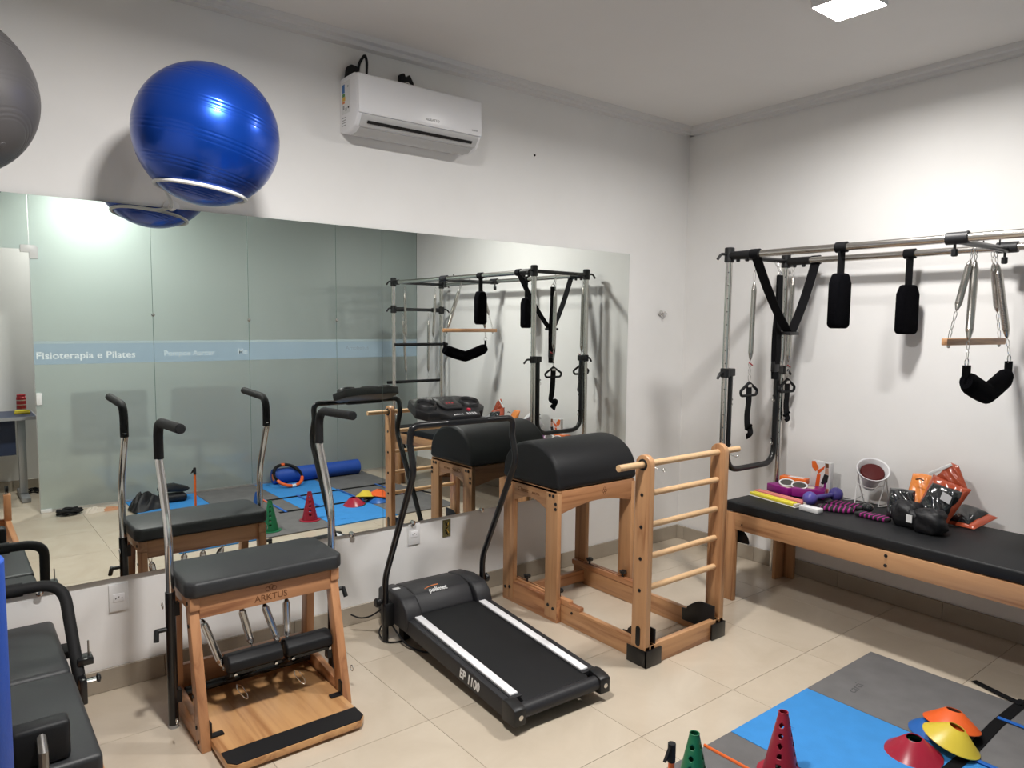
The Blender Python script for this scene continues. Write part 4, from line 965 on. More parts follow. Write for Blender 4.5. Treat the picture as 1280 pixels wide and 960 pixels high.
# ================================================================ balls on wall rings
def gym_ball(c, R, material, tilt, label, ring_lab, group='gym balls on wall rings'):
    c = Vector(c); t = thing('gym_ball', label, 'gym ball', (c.x, c.y, c.z - R), 0, group)
    prof = []; n = 240
    for i in range(n + 1):
        a = -pi / 2 + pi * i / n; r = R
        if 16 < i < n - 16 and i % 34 in (0, 5, 9): r = R * 0.9955
        prof.append((max(0.0004, r * cos(a)), r * sin(a)))
    MB(t).lathe(prof, c, tilt, 72).build('ball_skin', material, t, smooth=60)
    d = Vector(tilt).normalized()
    MB(t).lathe([(0.004, 0), (0.012, 0), (0.011, 0.003), (0.003, 0.004)], c + d * (R - 0.0015), d, 14).build('plug', 'white_plastic' if material == 'ball_x' else material, t)
    rr = 0.164; nv = Vector((0.125, -0.04, 0.99)).normalized(); rc_ = c - nv * (sqrt(R * R - rr * rr) + 0.006); zr = rc_.z
    h = thing('ball_holder', ring_lab, 'ball holder', (rc_.x, -0.0005, zr - 0.03), 0, 'wall rings for gym balls')
    ua = (Vector((1, 0, 0)) - nv * nv.x).normalized(); ub_ = nv.cross(ua)
    pts_ = [rc_ + (ua * cos(q) + ub_ * sin(q)) * rr for q in [radians(118 + 342 * k / 40) for k in range(41)]]
    MB(h).tube(pts_, 0.0075, 10).build('ring', 'white_paint_metal', h)
    e = pts_[0]
    MB(h).tube([pts_[-1], pts_[-1] + (pts_[-1] - pts_[-2]).normalized() * 0.02], 0.0085, 10).build('ring_end_cap', 'black_rubber', h)
    MB(h).tube(fillet([pts_[1], Vector((c.x - 0.06, -0.14, zr - 0.012)), Vector((c.x - 0.03, -0.012, zr - 0.012))], 0.05, 5), 0.0075, 10).build('arm', 'white_paint_metal', h)
    MB(h).lathe([(0.010, 0), (0.034, 0), (0.034, 0.006), (0.016, 0.010), (0.014, 0.03)], (c.x - 0.03, -0.0005, zr - 0.012), (0, -1, 0), 18).build('wall_plate', 'white_paint_metal', h)
gym_ball((-3.471, -0.450, 2.298), 0.2645, 'ball_blue', (0.22, -0.10, 1.0), 'big shiny blue gym ball on a wall ring above the mirror', 'white wall ring carrying the blue gym ball')
gym_ball((-4.274, -0.450, 2.308), 0.2645, 'ball_grey', (0.62, -0.60, -0.75), 'dark grey gym ball cut off by the left edge of the photo', 'white wall ring carrying the grey gym ball')

# ================================================================ air conditioner
AX0, AX1 = -2.715, -1.995
ac = thing('air_conditioner', 'white split air conditioner high on the wall', 'air conditioner', ((AX0 + AX1) / 2, -0.002, 2.505))
def A_(): return MB(ac)
A_().prism([(-0.002, 2.520), (-0.002, 2.777), (-0.150, 2.777), (-0.188, 2.766), (-0.196, 2.58), (-0.165, 2.528), (-0.120, 2.508), (-0.06, 2.508)], 'x', AX0, AX1).build('body', 'white_gloss', ac, bevel=0.010, seg=3)
A_().prism([(-0.186, 2.770), (-0.200, 2.760), (-0.206, 2.600), (-0.203, 2.582), (-0.190, 2.582), (-0.184, 2.762)], 'x', AX0 + 0.003, AX1 - 0.003).build('front_panel', 'white_gloss', ac, bevel=0.004)
lv = A_().prism([(-0.202, 2.578), (-0.198, 2.565), (-0.168, 2.526), (-0.160, 2.530), (-0.190, 2.578)], 'x', AX0 + 0.022, AX1 - 0.022).build('louver', 'ac_grey', ac, bevel=0.002)
A_().prism([(-0.1935, 2.5525), (-0.184, 2.540), (-0.182, 2.541), (-0.191, 2.553)], 'x', AX0 + 0.055, AX1 - 0.055).build('outlet_slot', 'black_plastic', ac)
A_().prism([(-0.160, 2.524), (-0.118, 2.5065), (-0.062, 2.5065), (-0.062, 2.5075), (-0.118, 2.508), (-0.158, 2.526)], 'x', AX0 + 0.03, AX1 - 0.03).build('lower_louver', 'ac_grey', ac)
# lettering on the front panel
text('brand_lettering', 'AGRATTO', 0.017, 'text_grey', ac, plane_m((-2.305 - ac.location.x, -0.2082 - ac.location.y, 2.612 - ac.location.z), (1, 0, 0), (0, -0.03, 1)), ext=0.0004)
text('small_lettering', 'inverter', 0.012, 'text_grey', ac, plane_m((-2.045 - ac.location.x, -0.2082 - ac.location.y, 2.606 - ac.location.z), (1, 0, 0), (0, -0.03, 1)), ext=0.0004)
# energy label on the left side
xs_ = AX0 - 0.0006
lab = A_().box((xs_, -0.120, 2.600), (AX0, -0.030, 2.752)).build('energy_label', 'text_white', ac)
for y0, y1, z0, z1, m in ((-0.060, -0.034, 2.700, 2.740, 'sticker_blue'), (-0.062, -0.036, 2.682, 2.697, 'sticker_green'), (-0.066, -0.036, 2.662, 2.681, 'sticker_yellow'), (-0.060, -0.036, 2.650, 2.660, 'text_orange'),
                          (-0.056, -0.040, 2.622, 2.640, 'text_grey'), (-0.082, -0.066, 2.612, 2.628, 'text_grey'), (-0.106, -0.094, 2.620, 2.630, 'black_plastic'), (-0.100, -0.090, 2.720, 2.728, 'text_grey')):
    A_().box((xs_ - 0.0006, y0, z0), (xs_, y1, z1)).build('label_print', m, lab)
for k in range(4):
    A_().box((AX0 - 0.0005, -0.07, 2.545 + k * 0.012), (AX0 + 0.001, -0.03, 2.549 + k * 0.012)).build('side_vent', 'text_grey', ac)
# taped pipe ends above the unit
A_().prism([(-2.700, 2.770), (-2.690, 2.835), (-2.672, 2.850), (-2.640, 2.846), (-2.632, 2.770)], 'y', -0.05, -0.012).build('pipe_insulation', 'black_rubber', ac, bevel=0.008)
A_().prism([(-2.636, 2.770), (-2.622, 2.860), (-2.602, 2.898), (-2.594, 2.880), (-2.594, 2.770)], 'y', -0.045, -0.020).build('pipe_sleeve', 'trim_paint', ac, bevel=0.004)
A_().tube(fillet([(-2.645, -0.04, 2.775), (-2.630, -0.045, 2.865), (-2.598, -0.045, 2.912), (-2.588, -0.045, 2.880), (-2.590, -0.04, 2.775)], 0.02, 4), 0.007, 8).build('pipe_tape', 'black_rubber', ac)
A_().prism([(-2.400, 2.770), (-2.398, 2.862), (-2.375, 2.870), (-2.368, 2.850), (-2.345, 2.868), (-2.322, 2.830), (-2.312, 2.770)], 'y', -0.05, -0.012).build('pipe_insulation', 'black_rubber', ac, bevel=0.006)
A_().tube(fillet([(-2.385, -0.054, 2.78), (-2.37, -0.056, 2.830), (-2.335, -0.056, 2.80), (-2.325, -0.05, 2.78)], 0.02, 3), 0.0045, 6).build('pipe_wire', 'steel', ac)

# ================================================================ floor: mats
MY0, MY1 = -3.630, -1.828
mats = ((-3.075, -2.508, 'mat_blue', 'blue foam floor mat, leftmost of the four, under black clothes', 'trim'), (-2.503, -1.941, 'mat_grey', 'grey foam floor mat between the two blue mats'), (-1.938, -1.378, 'mat_blue', 'blue foam floor mat under the red cone and red dish'), (-1.375, -0.788, 'mat_grey', 'grey foam floor mat nearest the trapeze table'))
for mm in mats:
    x0, x1, m, lab_ = mm[:4]
    t = thing('foam_mat', lab_, 'foam mat', ((x0 + x1) / 2, (MY0 + MY1) / 2, 0), 0, 'foam floor mats')
    MB(t).box((x0, MY0, 0.0006), (x1, MY1, 0.010)).build('mat_sheet', m, t, bevel=0.002)
    tx_ = text('embossed_lettering', 'carci', 0.055, 'mat_emboss' if m == 'mat_grey' else 'mat_emboss_blue', t, plane_m(Vector((x0 + 0.17, MY1 - 0.13, 0.0102)) - t.location, (1, 0.1, 0), (-0.1, 1, 0)), ext=0.0006)
MZ = 0.0105

# ---- tall training cones with holes
def cone(x, y, m, label, hr=0.0085):
    t = thing('training_cone', label, 'cone', (x, y, MZ), 0, 'tall training cones')
    n = 48; Hc = 0.222; r0, r1 = 0.062, 0.016; vs = []; rows = 56
    # cone wall with real holes: fine grid, faces inside a hole left out
    holes = [(q * pi / 2 + (0 if lvl % 2 == 0 else pi / 4) * 0 + 0.35, 0.045 + lvl * 0.034) for q in range(4) for lvl in range(5)]
    def rad(z): return r0 + (r1 - r0) * (z / Hc)
    mb = MB(t); n = 72
    for i in range(rows + 1):
        z = Hc * i / rows
        for k in range(n):
            a = 2 * pi * k / n; vs.append(Vector((x + rad(z) * cos(a), y + rad(z) * sin(a), MZ + 0.006 + z)))
    fs = []
    for i in range(rows):
        zc = Hc * (i + .5) / rows
        for k in range(n):
            ac_ = 2 * pi * (k + .5) / n
            hit = False
            for ha, hz in holes:
                da = (ac_ - ha + pi) % (2 * pi) - pi
                if (da * rad(zc)) ** 2 + (zc - hz) ** 2 < hr * hr: hit = True; break
            if not hit: fs.append((i * n + k, i * n + (k + 1) % n, (i + 1) * n + (k + 1) % n, (i + 1) * n + k))
    mb.add(vs, fs)
    o = mb.build('cone_wall', m, t, smooth=60)
    so = o.modifiers.new('thickness', 'SOLIDIFY'); so.thickness = 0.0022; so.offset = -1
    MB(t).lathe([(0.058, 0.0), (0.082, 0.0), (0.082, 0.004), (0.066, 0.007), (0.058, 0.006)], (x, y, MZ), (0, 0, 1), 40, cap=False).build('base_rim', m, t)
    MB(t).tube(ring_pts((x, y, MZ + 0.228), 0.0155, 'z', 20), 0.0022, 6, closed=True).build('top_rim', m, t)
cone(-2.027, -2.097, 'cone_red', 'dark red plastic cone with round holes on the blue mat')
cone(-2.388, -1.990, 'cone_green', 'green plastic cone with round holes on the grey mat')
cone(-2.365, -2.330, 'cone_blue', 'dark blue plastic cone, seen only in the mirror behind green cone')
t = thing('hurdle_rod', 'orange plastic rod running out of the green cone', 'rod', (-2.36, -2.19, 0.2))
MB(t).tube([(-2.360, -2.010, 0.196), (-2.352, -2.345, 0.196)], 0.0055, 10).build('rod', 'rod_orange', t)
# upright orange pole with a black end
fx, fy = -2.700, -2.215
t = thing('flag_pole', 'thin upright orange pole with a black pointed top', 'pole', (-2.850, -2.262, 0.0))
px_, py_ = -2.850, -2.262
MB(t).lathe([(0.05, 0.0105), (0.055, 0.0125), (0.05, 0.022), (0.018, 0.03), (0.012, 0.05)], (px_, py_, 0), (0, 0, 1), 20).build('foot', 'black_rubber', t)
MB(t).tube([(px_, py_, 0.03), (px_, py_, 0.475)], 0.0085, 12).build('pole', 'rod_orange', t)
MB(t).tube([(px_, py_, 0.455), (px_, py_, 0.505)], 0.0105, 12).build('end_sleeve', 'black_rubber', t)
MB(t).prism([(px_ - 0.008, 0.500), (px_ - 0.030, 0.464), (px_ - 0.008, 0.472)], 'y', py_ - 0.004, py_ + 0.004).build('hook', 'black_rubber', t)

# ---- dish cones
def dish(x, y, z, m, label, tilt=(0, 0, 1), R=0.096, hgt=0.062):
    t = thing('dish_cone', label, 'dish cone', (x, y, z), 0, 'flat dish cones')
    o = MB(t).lathe([(R, 0.0), (R, 0.0025), (R * 0.86, 0.013), (0.030, hgt), (0.026, hgt + 0.001), (0.026, hgt - 0.002), (0.030, hgt - 0.003), (R * 0.85, 0.010), (R - 0.003, 0.0)], (x, y, z), tilt, 44, cap=False).build('dish', m, t, smooth=50)
dish(-1.508, -2.338, MZ, 'dish_green', 'green dish cone hidden beneath the red dish', R=0.09, hgt=0.050)
dish(-1.525, -2.335, MZ + 0.001, 'dish_red', 'dark red dish cone on the blue mat', tilt=(-0.10, -0.02, 1), R=0.098, hgt=0.066)
dish(-1.300, -2.318, MZ + 0.001, 'dish_blue', 'blue dish cone mostly under the yellow and orange dishes', R=0.09, hgt=0.045)
dish(-1.375, -2.405, MZ + 0.031, 'dish_yellow', 'yellow dish cone leaning between red and orange dishes', tilt=(0.16, -0.26, 1), R=0.100, hgt=0.060)
dish(-1.262, -2.365, MZ + 0.040, 'dish_orange', 'orange dish cone on top behind the yellow dish', tilt=(0.20, -0.02, 1), R=0.100, hgt=0.055)

# ---- agility ladder
al = thing('agility_ladder', 'black strap agility ladder with flat blue rungs across the mats', 'agility ladder', (-1.5, -2.70, MZ))
for y in (-2.455, -2.935):
    MB(al).ribbon([(-2.14, y, MZ + 0.002), (-1.75, y + 0.004, MZ + 0.002), (-1.35, y - 0.006, MZ + 0.002), (-1.05, y + 0.005, MZ + 0.0025), (-0.80, y, MZ + 0.002)], 0.042, 0.002, (0, 1, 0)).build('side_strap', 'strap_black', al)
for x in (-0.985, -1.385, -1.785, -2.09):
    MB(al).box((x - 0.011, -2.965, MZ + 0.0035), (x + 0.011, -2.435, MZ + 0.0065)).build('rung', 'rung_blue', al, bevel=0.001)
MB(al).ribbon([(-0.80, -2.455, MZ + 0.004), (-0.772, -2.44, 0.012), (-0.745, -2.37, 0.009), (-0.70, -2.25, 0.006)], 0.030, 0.002, (1, 0.4, 0)).build('strap_tail', 'strap_black', al)
MB(al).ribbon(fillet([(-0.80, -2.452, MZ + 0.004), (-0.765, -2.452, MZ + 0.012), (-0.74, -2.46, MZ + 0.004), (-0.80, -2.47, MZ + 0.008)], 0.01, 4), 0.026, 0.002, (0.3, 1, 0)).build('strap_knot', 'strap_black', al)

# ---- pilates ring, blue roller with orange core (by the partition, seen in the mirror)
t = thing('foam_roller', 'blue foam roller with orange core lying along the glass partition', 'foam roller', (-1.33, -3.555, MZ))
MB(t).lathe([(0.045, 0), (0.072, 0), (0.075, 0.004), (0.075, 0.906), (0.072, 0.91), (0.045, 0.91)], (-1.785, -3.555, MZ + 0.0755), (1, 0.0, 0), 40, cap=False).build('foam', 'roller_blue', t)
MB(t).lathe([(0.004, 0.004), (0.0448, 0.003), (0.0448, 0.907), (0.004, 0.906)], (-1.785, -3.555, MZ + 0.0755), (1, 0.0, 0), 32).build('core', 'roller_core', t)
rc = Vector((-1.690, -3.412, MZ + 0.103)); ta = Vector((0.08, 0.62, 0.78)).normalized()     # ring axis
t = thing('pilates_ring', 'black and orange pilates ring leaning on the blue roller', 'pilates ring', (rc.x, rc.y, MZ))
ea = ta.cross(Vector((0, 0, 1))).normalized(); eb_ = ea.cross(ta)
def arc(a0, a1, n, r=0.138): return [rc + (ea * cos(a0 + (a1 - a0) * k / n) + eb_ * sin(a0 + (a1 - a0) * k / n)) * r for k in range(n + 1)]
MB(t).ribbon(arc(0.0, 2 * pi, 48), 0.030, 0.010, ta).build('hoop', 'black_rubber', t)
MB(t).tube(arc(radians(200), radians(340), 24), [0.016] * 25, 10).build('foam_cover', 'dish_orange', t)
MB(t).tube(arc(radians(20), radians(80), 10), [0.016] * 11, 10).build('grip', 'black_rubber', t)
MB(t).tube(arc(radians(100), radians(160), 10), [0.016] * 11, 10).build('grip', 'black_rubber', t)
MB(t).tube(arc(radians(83), radians(97), 4), [0.0165] * 5, 10).build('band', 'dish_orange', t)
MB(t).tube(arc(radians(262), radians(278), 4), [0.0168] * 5, 10).build('badge', 'white_plastic', t)

def cloth(t, c, size, m, seed, name='fold', n=26):
    """a crumpled heap: bumpy dome"""
    random.seed(seed); ph = [(random.uniform(0, 6.3), random.uniform(2, 5), random.uniform(2, 5)) for _ in range(6)]
    vs = []; fs = []
    for i in range(n + 1):
        for k in range(n + 1):
            u, v = i / n * 2 - 1, k / n * 2 - 1
            r = max(abs(u), abs(v)); a = math.atan2(v, u)
            rr = r * (1 + 0.16 * sin(3 * a + ph[0][0]) + 0.08 * sin(5 * a + ph[1][0]))
            h = (1 - r ** 2.2) * (0.72 + 0.16 * sum(sin(p[1] * 2 * u + p[2] * 2 * v + p[0]) for p in ph) / 1.6)
            nn = max(1e-6, sqrt(u * u + v * v)); kx, ky = u / nn * rr, v / nn * rr
            vs.append((c[0] + kx * size[0], c[1] + ky * size[1], c[2] + max(0.0006, h * size[2])))
    for i in range(n):
        for k in range(n): fs.append((i * (n + 1) + k, (i + 1) * (n + 1) + k, (i + 1) * (n + 1) + k + 1, i * (n + 1) + k + 1))
    b = [(x, y, c[2] + 0.0003) for x, y, z in vs]
    mb = MB(t).add(vs, fs)
    return mb.build(name, m, t, smooth=80)
t = thing('clothes_heap', 'black jacket heaped on the leftmost blue mat', 'clothes', (-2.93, -3.33, MZ))
cloth(t, (-2.98, -3.28, MZ), (0.15, 0.12, 0.16), 'soft_black', 3, 'jacket')
t = thing('folded_bag', 'black bag lying at the back of the leftmost blue mat', 'bag', (-2.74, -3.42, MZ))
MB(t).box((-2.85, -3.48, MZ + 0.001), (-2.63, -3.34, MZ + 0.07)).build('bag_body', 'soft_black', t, bevel=0.025, seg=3)
MB(t).prism([(-2.86, MZ + 0.10), (-2.64, MZ + 0.085), (-2.60, MZ + 0.11), (-2.72, MZ + 0.155), (-2.84, MZ + 0.15)], 'y', -3.47, -3.35).build('bag_flap', 'soft_black', t, bevel=0.012)
t = thing('cable_heap', 'tangled black cable on the tiles near the glass doorway', 'cable', (-3.52, -3.47, 0))
random.seed(5); pts_ = []
for k in range(60):
    a = k * 0.9; r = 0.055 + 0.03 * sin(k * 1.7)
    pts_.append((-3.52 + r * cos(a) * 1.25, -3.47 + r * sin(a), 0.010 + 0.035 * abs(sin(k * 0.63))))
MB(t).tube(fillet(pts_, 0.02, 2), 0.0075, 6).build('cable', 'black_rubber', t)
t = thing('cloth_bundle', 'pale and brown cloth lying on the tiles beside the black cable', 'cloth', (-3.31, -3.46, 0))
cloth(t, (-3.34, -3.45, 0.0), (0.10, 0.055, 0.05), 'pale_cloth', 8, 'pale_fold'); cloth(t, (-3.23, -3.45, 0.0), (0.11, 0.04, 0.03), 'brown_cloth', 9, 'brown_fold')

# ================================================================ corridor behind the glass
dk = thing('desk', 'dark navy desk with grey metal legs beyond the glass doorway', 'desk', (-4.20, -4.40, 0))
def K_(): return MB(dk)
K_().box((-4.78, -4.70, 0.735), (-3.66, -4.12, 0.760)).build('desk_top', 'navy_laminate', dk)
K_().box((-4.78, -4.119, 0.733), (-3.66, -4.112, 0.761)).build('front_edge', 'desk_edge', dk)
K_().box((-3.659, -4.70, 0.733), (-3.652, -4.112, 0.761)).build('side_edge', 'desk_edge', dk)
K_().box((-4.70, -4.36, 0.40), (-3.80, -4.345, 0.733)).build('modesty_panel', 'navy_laminate', dk)
for x in (-3.755, -4.68):
    K_().box((x - 0.03, -4.40, 0.05), (x + 0.03, -4.34, 0.733)).build('leg', 'grey_metal', dk, bevel=0.004)
    K_().box((x - 0.035, -4.66, 0.0), (x + 0.035, -4.14, 0.045)).build('foot', 'grey_metal', dk, bevel=0.01)
t = thing('red_jar_tower', 'tall red jar with white marks standing on the navy desk', 'jar', (-3.735, -4.50, 0.760))
MB(t).lathe([(0.03, 0.7605), (0.038, 0.7605), (0.038, 0.90), (0.034, 0.905), (0.034, 0.925), (0.01, 0.93)], (-3.735, -4.50, 0), (0, 0, 1), 20).build('jar', 'red_label', t)
for z in (0.79, 0.83, 0.87):
    MB(t).lathe([(0.0384, z), (0.0384, z + 0.008)], (-3.735, -4.50, 0), (0, 0, 1), 20, cap=False).build('label_line', 'pale_cloth', t)
t = thing('yellow_eraser', 'yellow board eraser lying on the navy desk', 'eraser', (-3.735, -4.38, 0.760))
MB(t).box((-3.80, -4.42, 0.7605), (-3.68, -4.36, 0.780)).build('felt', 'dish_yellow', t, bevel=0.004)
MB(t).box((-3.795, -4.415, 0.780), (-3.685, -4.365, 0.792)).build('grip', 'yellow_band', t, bevel=0.004)
t = thing('cable_coil', 'loose black cables on the floor under the navy desk', 'cable', (-3.66, -4.55, 0))
pts_ = [(-3.66 + (0.05 + 0.02 * sin(k)) * cos(k * 0.8), -4.55 + 0.06 * sin(k * 0.8), 0.008 + 0.03 * abs(sin(k * 0.5))) for k in range(40)]
MB(t).tube(pts_, 0.006, 6).build('cable', 'black_rubber', t)
def office_chair(x, y, rz, label, w=0.48):
    t = thing('office_chair', label, 'chair', (x, y, 0), rz, 'dark chairs behind frosted glass')
    MB().box((-w / 2, -0.23, 0.42), (w / 2, 0.23, 0.49)).build('seat', 'dark_office', t, bevel=0.03, seg=3)
    MB().box((-w / 2, 0.19, 0.54), (w / 2, 0.245, 0.98)).build('backrest', 'dark_office', t, bevel=0.025, seg=3)
    MB().box((-0.03, 0.20, 0.44), (0.03, 0.235, 0.60)).build('back_bracket', 'dark_office', t)
    MB().tube([(0, 0, 0.06), (0, 0, 0.42)], 0.025, 10).build('gas_column', 'dark_office', t)
    for k in range(5):
        a = 2 * pi * k / 5
        MB().bar((0, 0, 0.07), (0.26 * cos(a), 0.26 * sin(a), 0.055), 0.04, 0.03).build('base_leg', 'dark_office', t)
        MB().lathe([(0.01, -0.02), (0.027, -0.018), (0.027, 0.018), (0.01, 0.02)], (0.26 * cos(a), 0.26 * sin(a), 0.028), (-sin(a), cos(a), 0), 12).build('castor', 'dark_office', t)
office_chair(-3.13, -4.06, 0, 'dark office chair blurred behind the frosted glass near the doorway', 0.60)
office_chair(-2.33, -4.06, 0, 'dark office chair blurred behind the middle of the frosted glass', 0.60)
t = thing('storage_cabinet', 'tall dark cabinet blurred behind the right end of the frosted glass', 'cabinet', (-0.60, -4.10, 0))
MB(t).box((-0.80, -4.36, 0.06), (-0.14, -3.90, 2.02)).build('carcass', 'dark_teal', t, bevel=0.006)
MB(t).box((-0.78, -4.34, 0.0), (-0.16, -3.92, 0.06)).build('plinth', 'dark_office', t)
for x0, x1 in ((-0.795, -0.473), (-0.467, -0.145)):
    d = MB(t).box((x0, -3.90, 0.07), (x1, -3.882, 2.01)).build('door', 'dark_teal', t, bevel=0.003)
    hx = -0.49 if x0 < -0.6 else -0.45
    MB(t).tube([(hx, -3.87, 0.95), (hx, -3.87, 1.10)], 0.006, 8).build('handle', 'steel', d)
t = thing('blue_armchair', 'low navy armchair blurred behind the frosted glass above the blue roller', 'armchair', (-1.60, -4.05, 0))
MB(t).box((-1.85, -4.30, 0.10), (-1.35, -3.86, 0.44)).build('seat_block', 'navy_laminate', t, bevel=0.04, seg=3)
MB(t).box((-1.87, -4.38, 0.10), (-1.33, -4.28, 0.88)).build('backrest', 'navy_laminate', t, bevel=0.04, seg=3)
for x in (-1.89, -1.31): MB(t).box((x - 0.05, -4.34, 0.10), (x + 0.05, -3.86, 0.60)).build('armrest', 'navy_laminate', t, bevel=0.03, seg=3)
for x in (-1.84, -1.36):
    for y in (-4.32, -3.90): MB(t).tube([(x, y, 0.0), (x, y, 0.11)], 0.018, 8).build('leg', 'dark_office', t)
# ================================================================ things lying on the trapeze table
TZ = 0.5825
def tw(x, y): return Vector((x, y, TZ))
# long packs of exercise bands
for k, (m, lab_, a, b) in enumerate((('yellow_band', 'long clear pack of yellow elastic bands on the mattress', (-0.505, -0.95), (-0.560, -1.262)), ('pink_band', 'long clear pack of pinkish elastic bands behind the yellow pack', (-0.432, -0.935), (-0.480, -1.275)))):
    t = thing('band_pack', lab_, 'band pack', tw((a[0] + b[0]) / 2, (a[1] + b[1]) / 2), 0, 'elastic band packs')
    A3, B3 = Vector((*a, TZ + 0.012)), Vector((*b, TZ + 0.012))
    for j in (-1, 1):
        s_ = (B3 - A3).cross(Vector((0, 0, 1))).normalized() * 0.013 * j
        MB(t).bar(A3 + s_, B3 + s_, 0.020, 0.018).build('band_roll', m, t, bevel=0.006)
    MB(t).bar(A3 - (B3 - A3) * 0.02 - Vector((0, 0, 0.011)), B3 + (B3 - A3) * 0.08 - Vector((0, 0, 0.011)), 0.062, 0.0016).build('pack_card', 'pale_cloth' if k else 'text_white', t)
    MB(t).bar(B3 + (B3 - A3) * 0.02, B3 + (B3 - A3) * 0.07, 0.045, 0.012).build('pack_end', 'pale_cloth', t, bevel=0.003)
# purple boxes, orange pack, white-framed lenses
def obox(name, label, cat, c, size, rz, m, group=None, tilt=0.0):
    t = thing(name, label, cat, c, rz, group); t.rotation_euler = (0, tilt, rz)
    MB().box((-size[0] / 2, -size[1] / 2, 0), (size[0] / 2, size[1] / 2, size[2])).build('carton', m, t, bevel=0.003)
    return t
b1 = obox('purple_box', 'flat purple carton left of the dumbbell, partly under another', 'box', tw(-0.285, -1.035), (0.13, 0.17, 0.045), radians(-14), 'purple', 'purple cartons')
MB().box((-0.05, -0.07, 0.0451), (0.02, -0.01, 0.0456)).build('carton_print', 'pale_cloth', b1)
b2 = obox('purple_box', 'purple carton lying askew behind the dumbbell', 'box', Vector((-0.275, -1.185, TZ + 0.006)), (0.13, 0.18, 0.05), radians(24), 'purple', 'purple cartons', tilt=0.0)
MB().box((-0.03, -0.03, 0.0501), (0.03, 0.05, 0.0506)).build('carton_print', 'pale_cloth', b2)
t = obox('orange_pack', 'orange pack lying on top of the purple cartons', 'pack', Vector((-0.235, -1.065, TZ + 0.058)), (0.065, 0.16, 0.035), radians(8), 'orange_pack')
MB().box((-0.02, -0.06, 0.0351), (0.02, 0.03, 0.0356)).build('pack_print', 'text_white', t)
t = thing('goggles', 'white framed dark lenses lying on the purple cartons', 'goggles', (-0.31, -1.10, TZ + 0.0575))
for k, dy in enumerate((0.038, -0.050)):
    c = Vector((-0.305 - k * 0.01, -1.095 + dy, TZ + 0.066))
    fr_ = MB(t).tube([c + Vector((0.026 * sin(a) * 0.85, 0.048 * cos(a), 0.016 * sin(a))) for a in [2 * pi * j / 24 for j in range(24)]], 0.0045, 8, closed=True).build('frame', 'white_plastic', t)
    MB(t).add([c + Vector((0.026 * sin(a) * 0.85, 0.048 * cos(a), 0.016 * sin(a) + dz)) for dz in (-0.001, 0.001) for a in [2 * pi * j / 24 for j in range(24)]],
              [tuple(range(24))[::-1], tuple(range(24, 48))] + [(j, (j + 1) % 24, 24 + (j + 1) % 24, 24 + j) for j in range(24)]).build('lens', 'dark_steel', fr_)
# standing product pack with a printed figure
t = thing('product_pack', 'tall clear pack with orange and white print standing near the wall', 'pack', tw(-0.175, -1.205), radians(-4))
MB().box((-0.016, -0.066, 0.0), (0.016, 0.062, 0.205)).build('carton', 'text_white', t, bevel=0.003)
def pp(y0, z0, y1, z1, m, nm='printed_panel', d=0.0006):
    MB().box((-0.0163 - d, min(y0, y1), z0), (-0.0160, max(y0, y1), z1)).build(nm, m, t)
def ppoly(pl, m, d=0.001, nm='printed_panel'):
    MB().prism(pl, 'x', -0.0163 - d, -0.0160).build(nm, m, t)
ppoly([(0.058, 0.20), (0.035, 0.205), (0.010, 0.165), (0.030, 0.140), (0.055, 0.165)], 'orange_pack')
ppoly([(0.020, 0.150), (-0.005, 0.165), (-0.030, 0.185), (-0.022, 0.160), (0.012, 0.128)], 'dish_orange')
ppoly([(0.020, 0.125), (-0.004, 0.130), (0.004, 0.045), (0.030, 0.045)], 'dish_orange')
ppoly([(0.030, 0.045), (-0.060, 0.050), (-0.055, 0.005), (0.050, 0.005)], 'pink_band', 0.0008)
ppoly([(-0.030, 0.200), (-0.052, 0.200), (-0.054, 0.175), (-0.032, 0.172)], 'burnt_wood')
ppoly([(-0.032, 0.172), (-0.052, 0.172), (-0.056, 0.135), (-0.030, 0.135)], 'skin_print')
ppoly([(-0.028, 0.135), (-0.056, 0.130), (-0.048, 0.085), (-0.020, 0.070), (-0.008, 0.075)], 'black_fabric', 0.0012)
ppoly([(-0.028, 0.085), (-0.040, 0.085), (-0.042, 0.012), (-0.026, 0.012)], 'purple', 0.0012)
# dumbbell
d0, d1 = Vector((-0.470, -1.300, TZ + 0.040)), Vector((-0.245, -1.335, TZ + 0.040))
t = thing('dumbbell', 'small purple-blue round-ended dumbbell on the black mattress', 'dumbbell', ((d0 + d1) / 2).xy.to_3d() + Vector((0, 0, TZ)))
MB(t).tube([d0, d1], 0.0135, 16).build('handle', 'lilac', t)
for e in (d0, d1): MB(t).ball(e, 0.0395, 24, 14).build('head', 'lilac', t)
# white box
t = obox('white_case', 'small white oblong case at the front edge of the mattress', 'case', tw(-0.590, -1.375), (0.052, 0.115, 0.026), radians(-4), 'white_plastic')
MB().box((-0.018, -0.045, 0.0261), (0.016, -0.01, 0.0275)).build('lid', 'white_gloss', t, bevel=0.001)
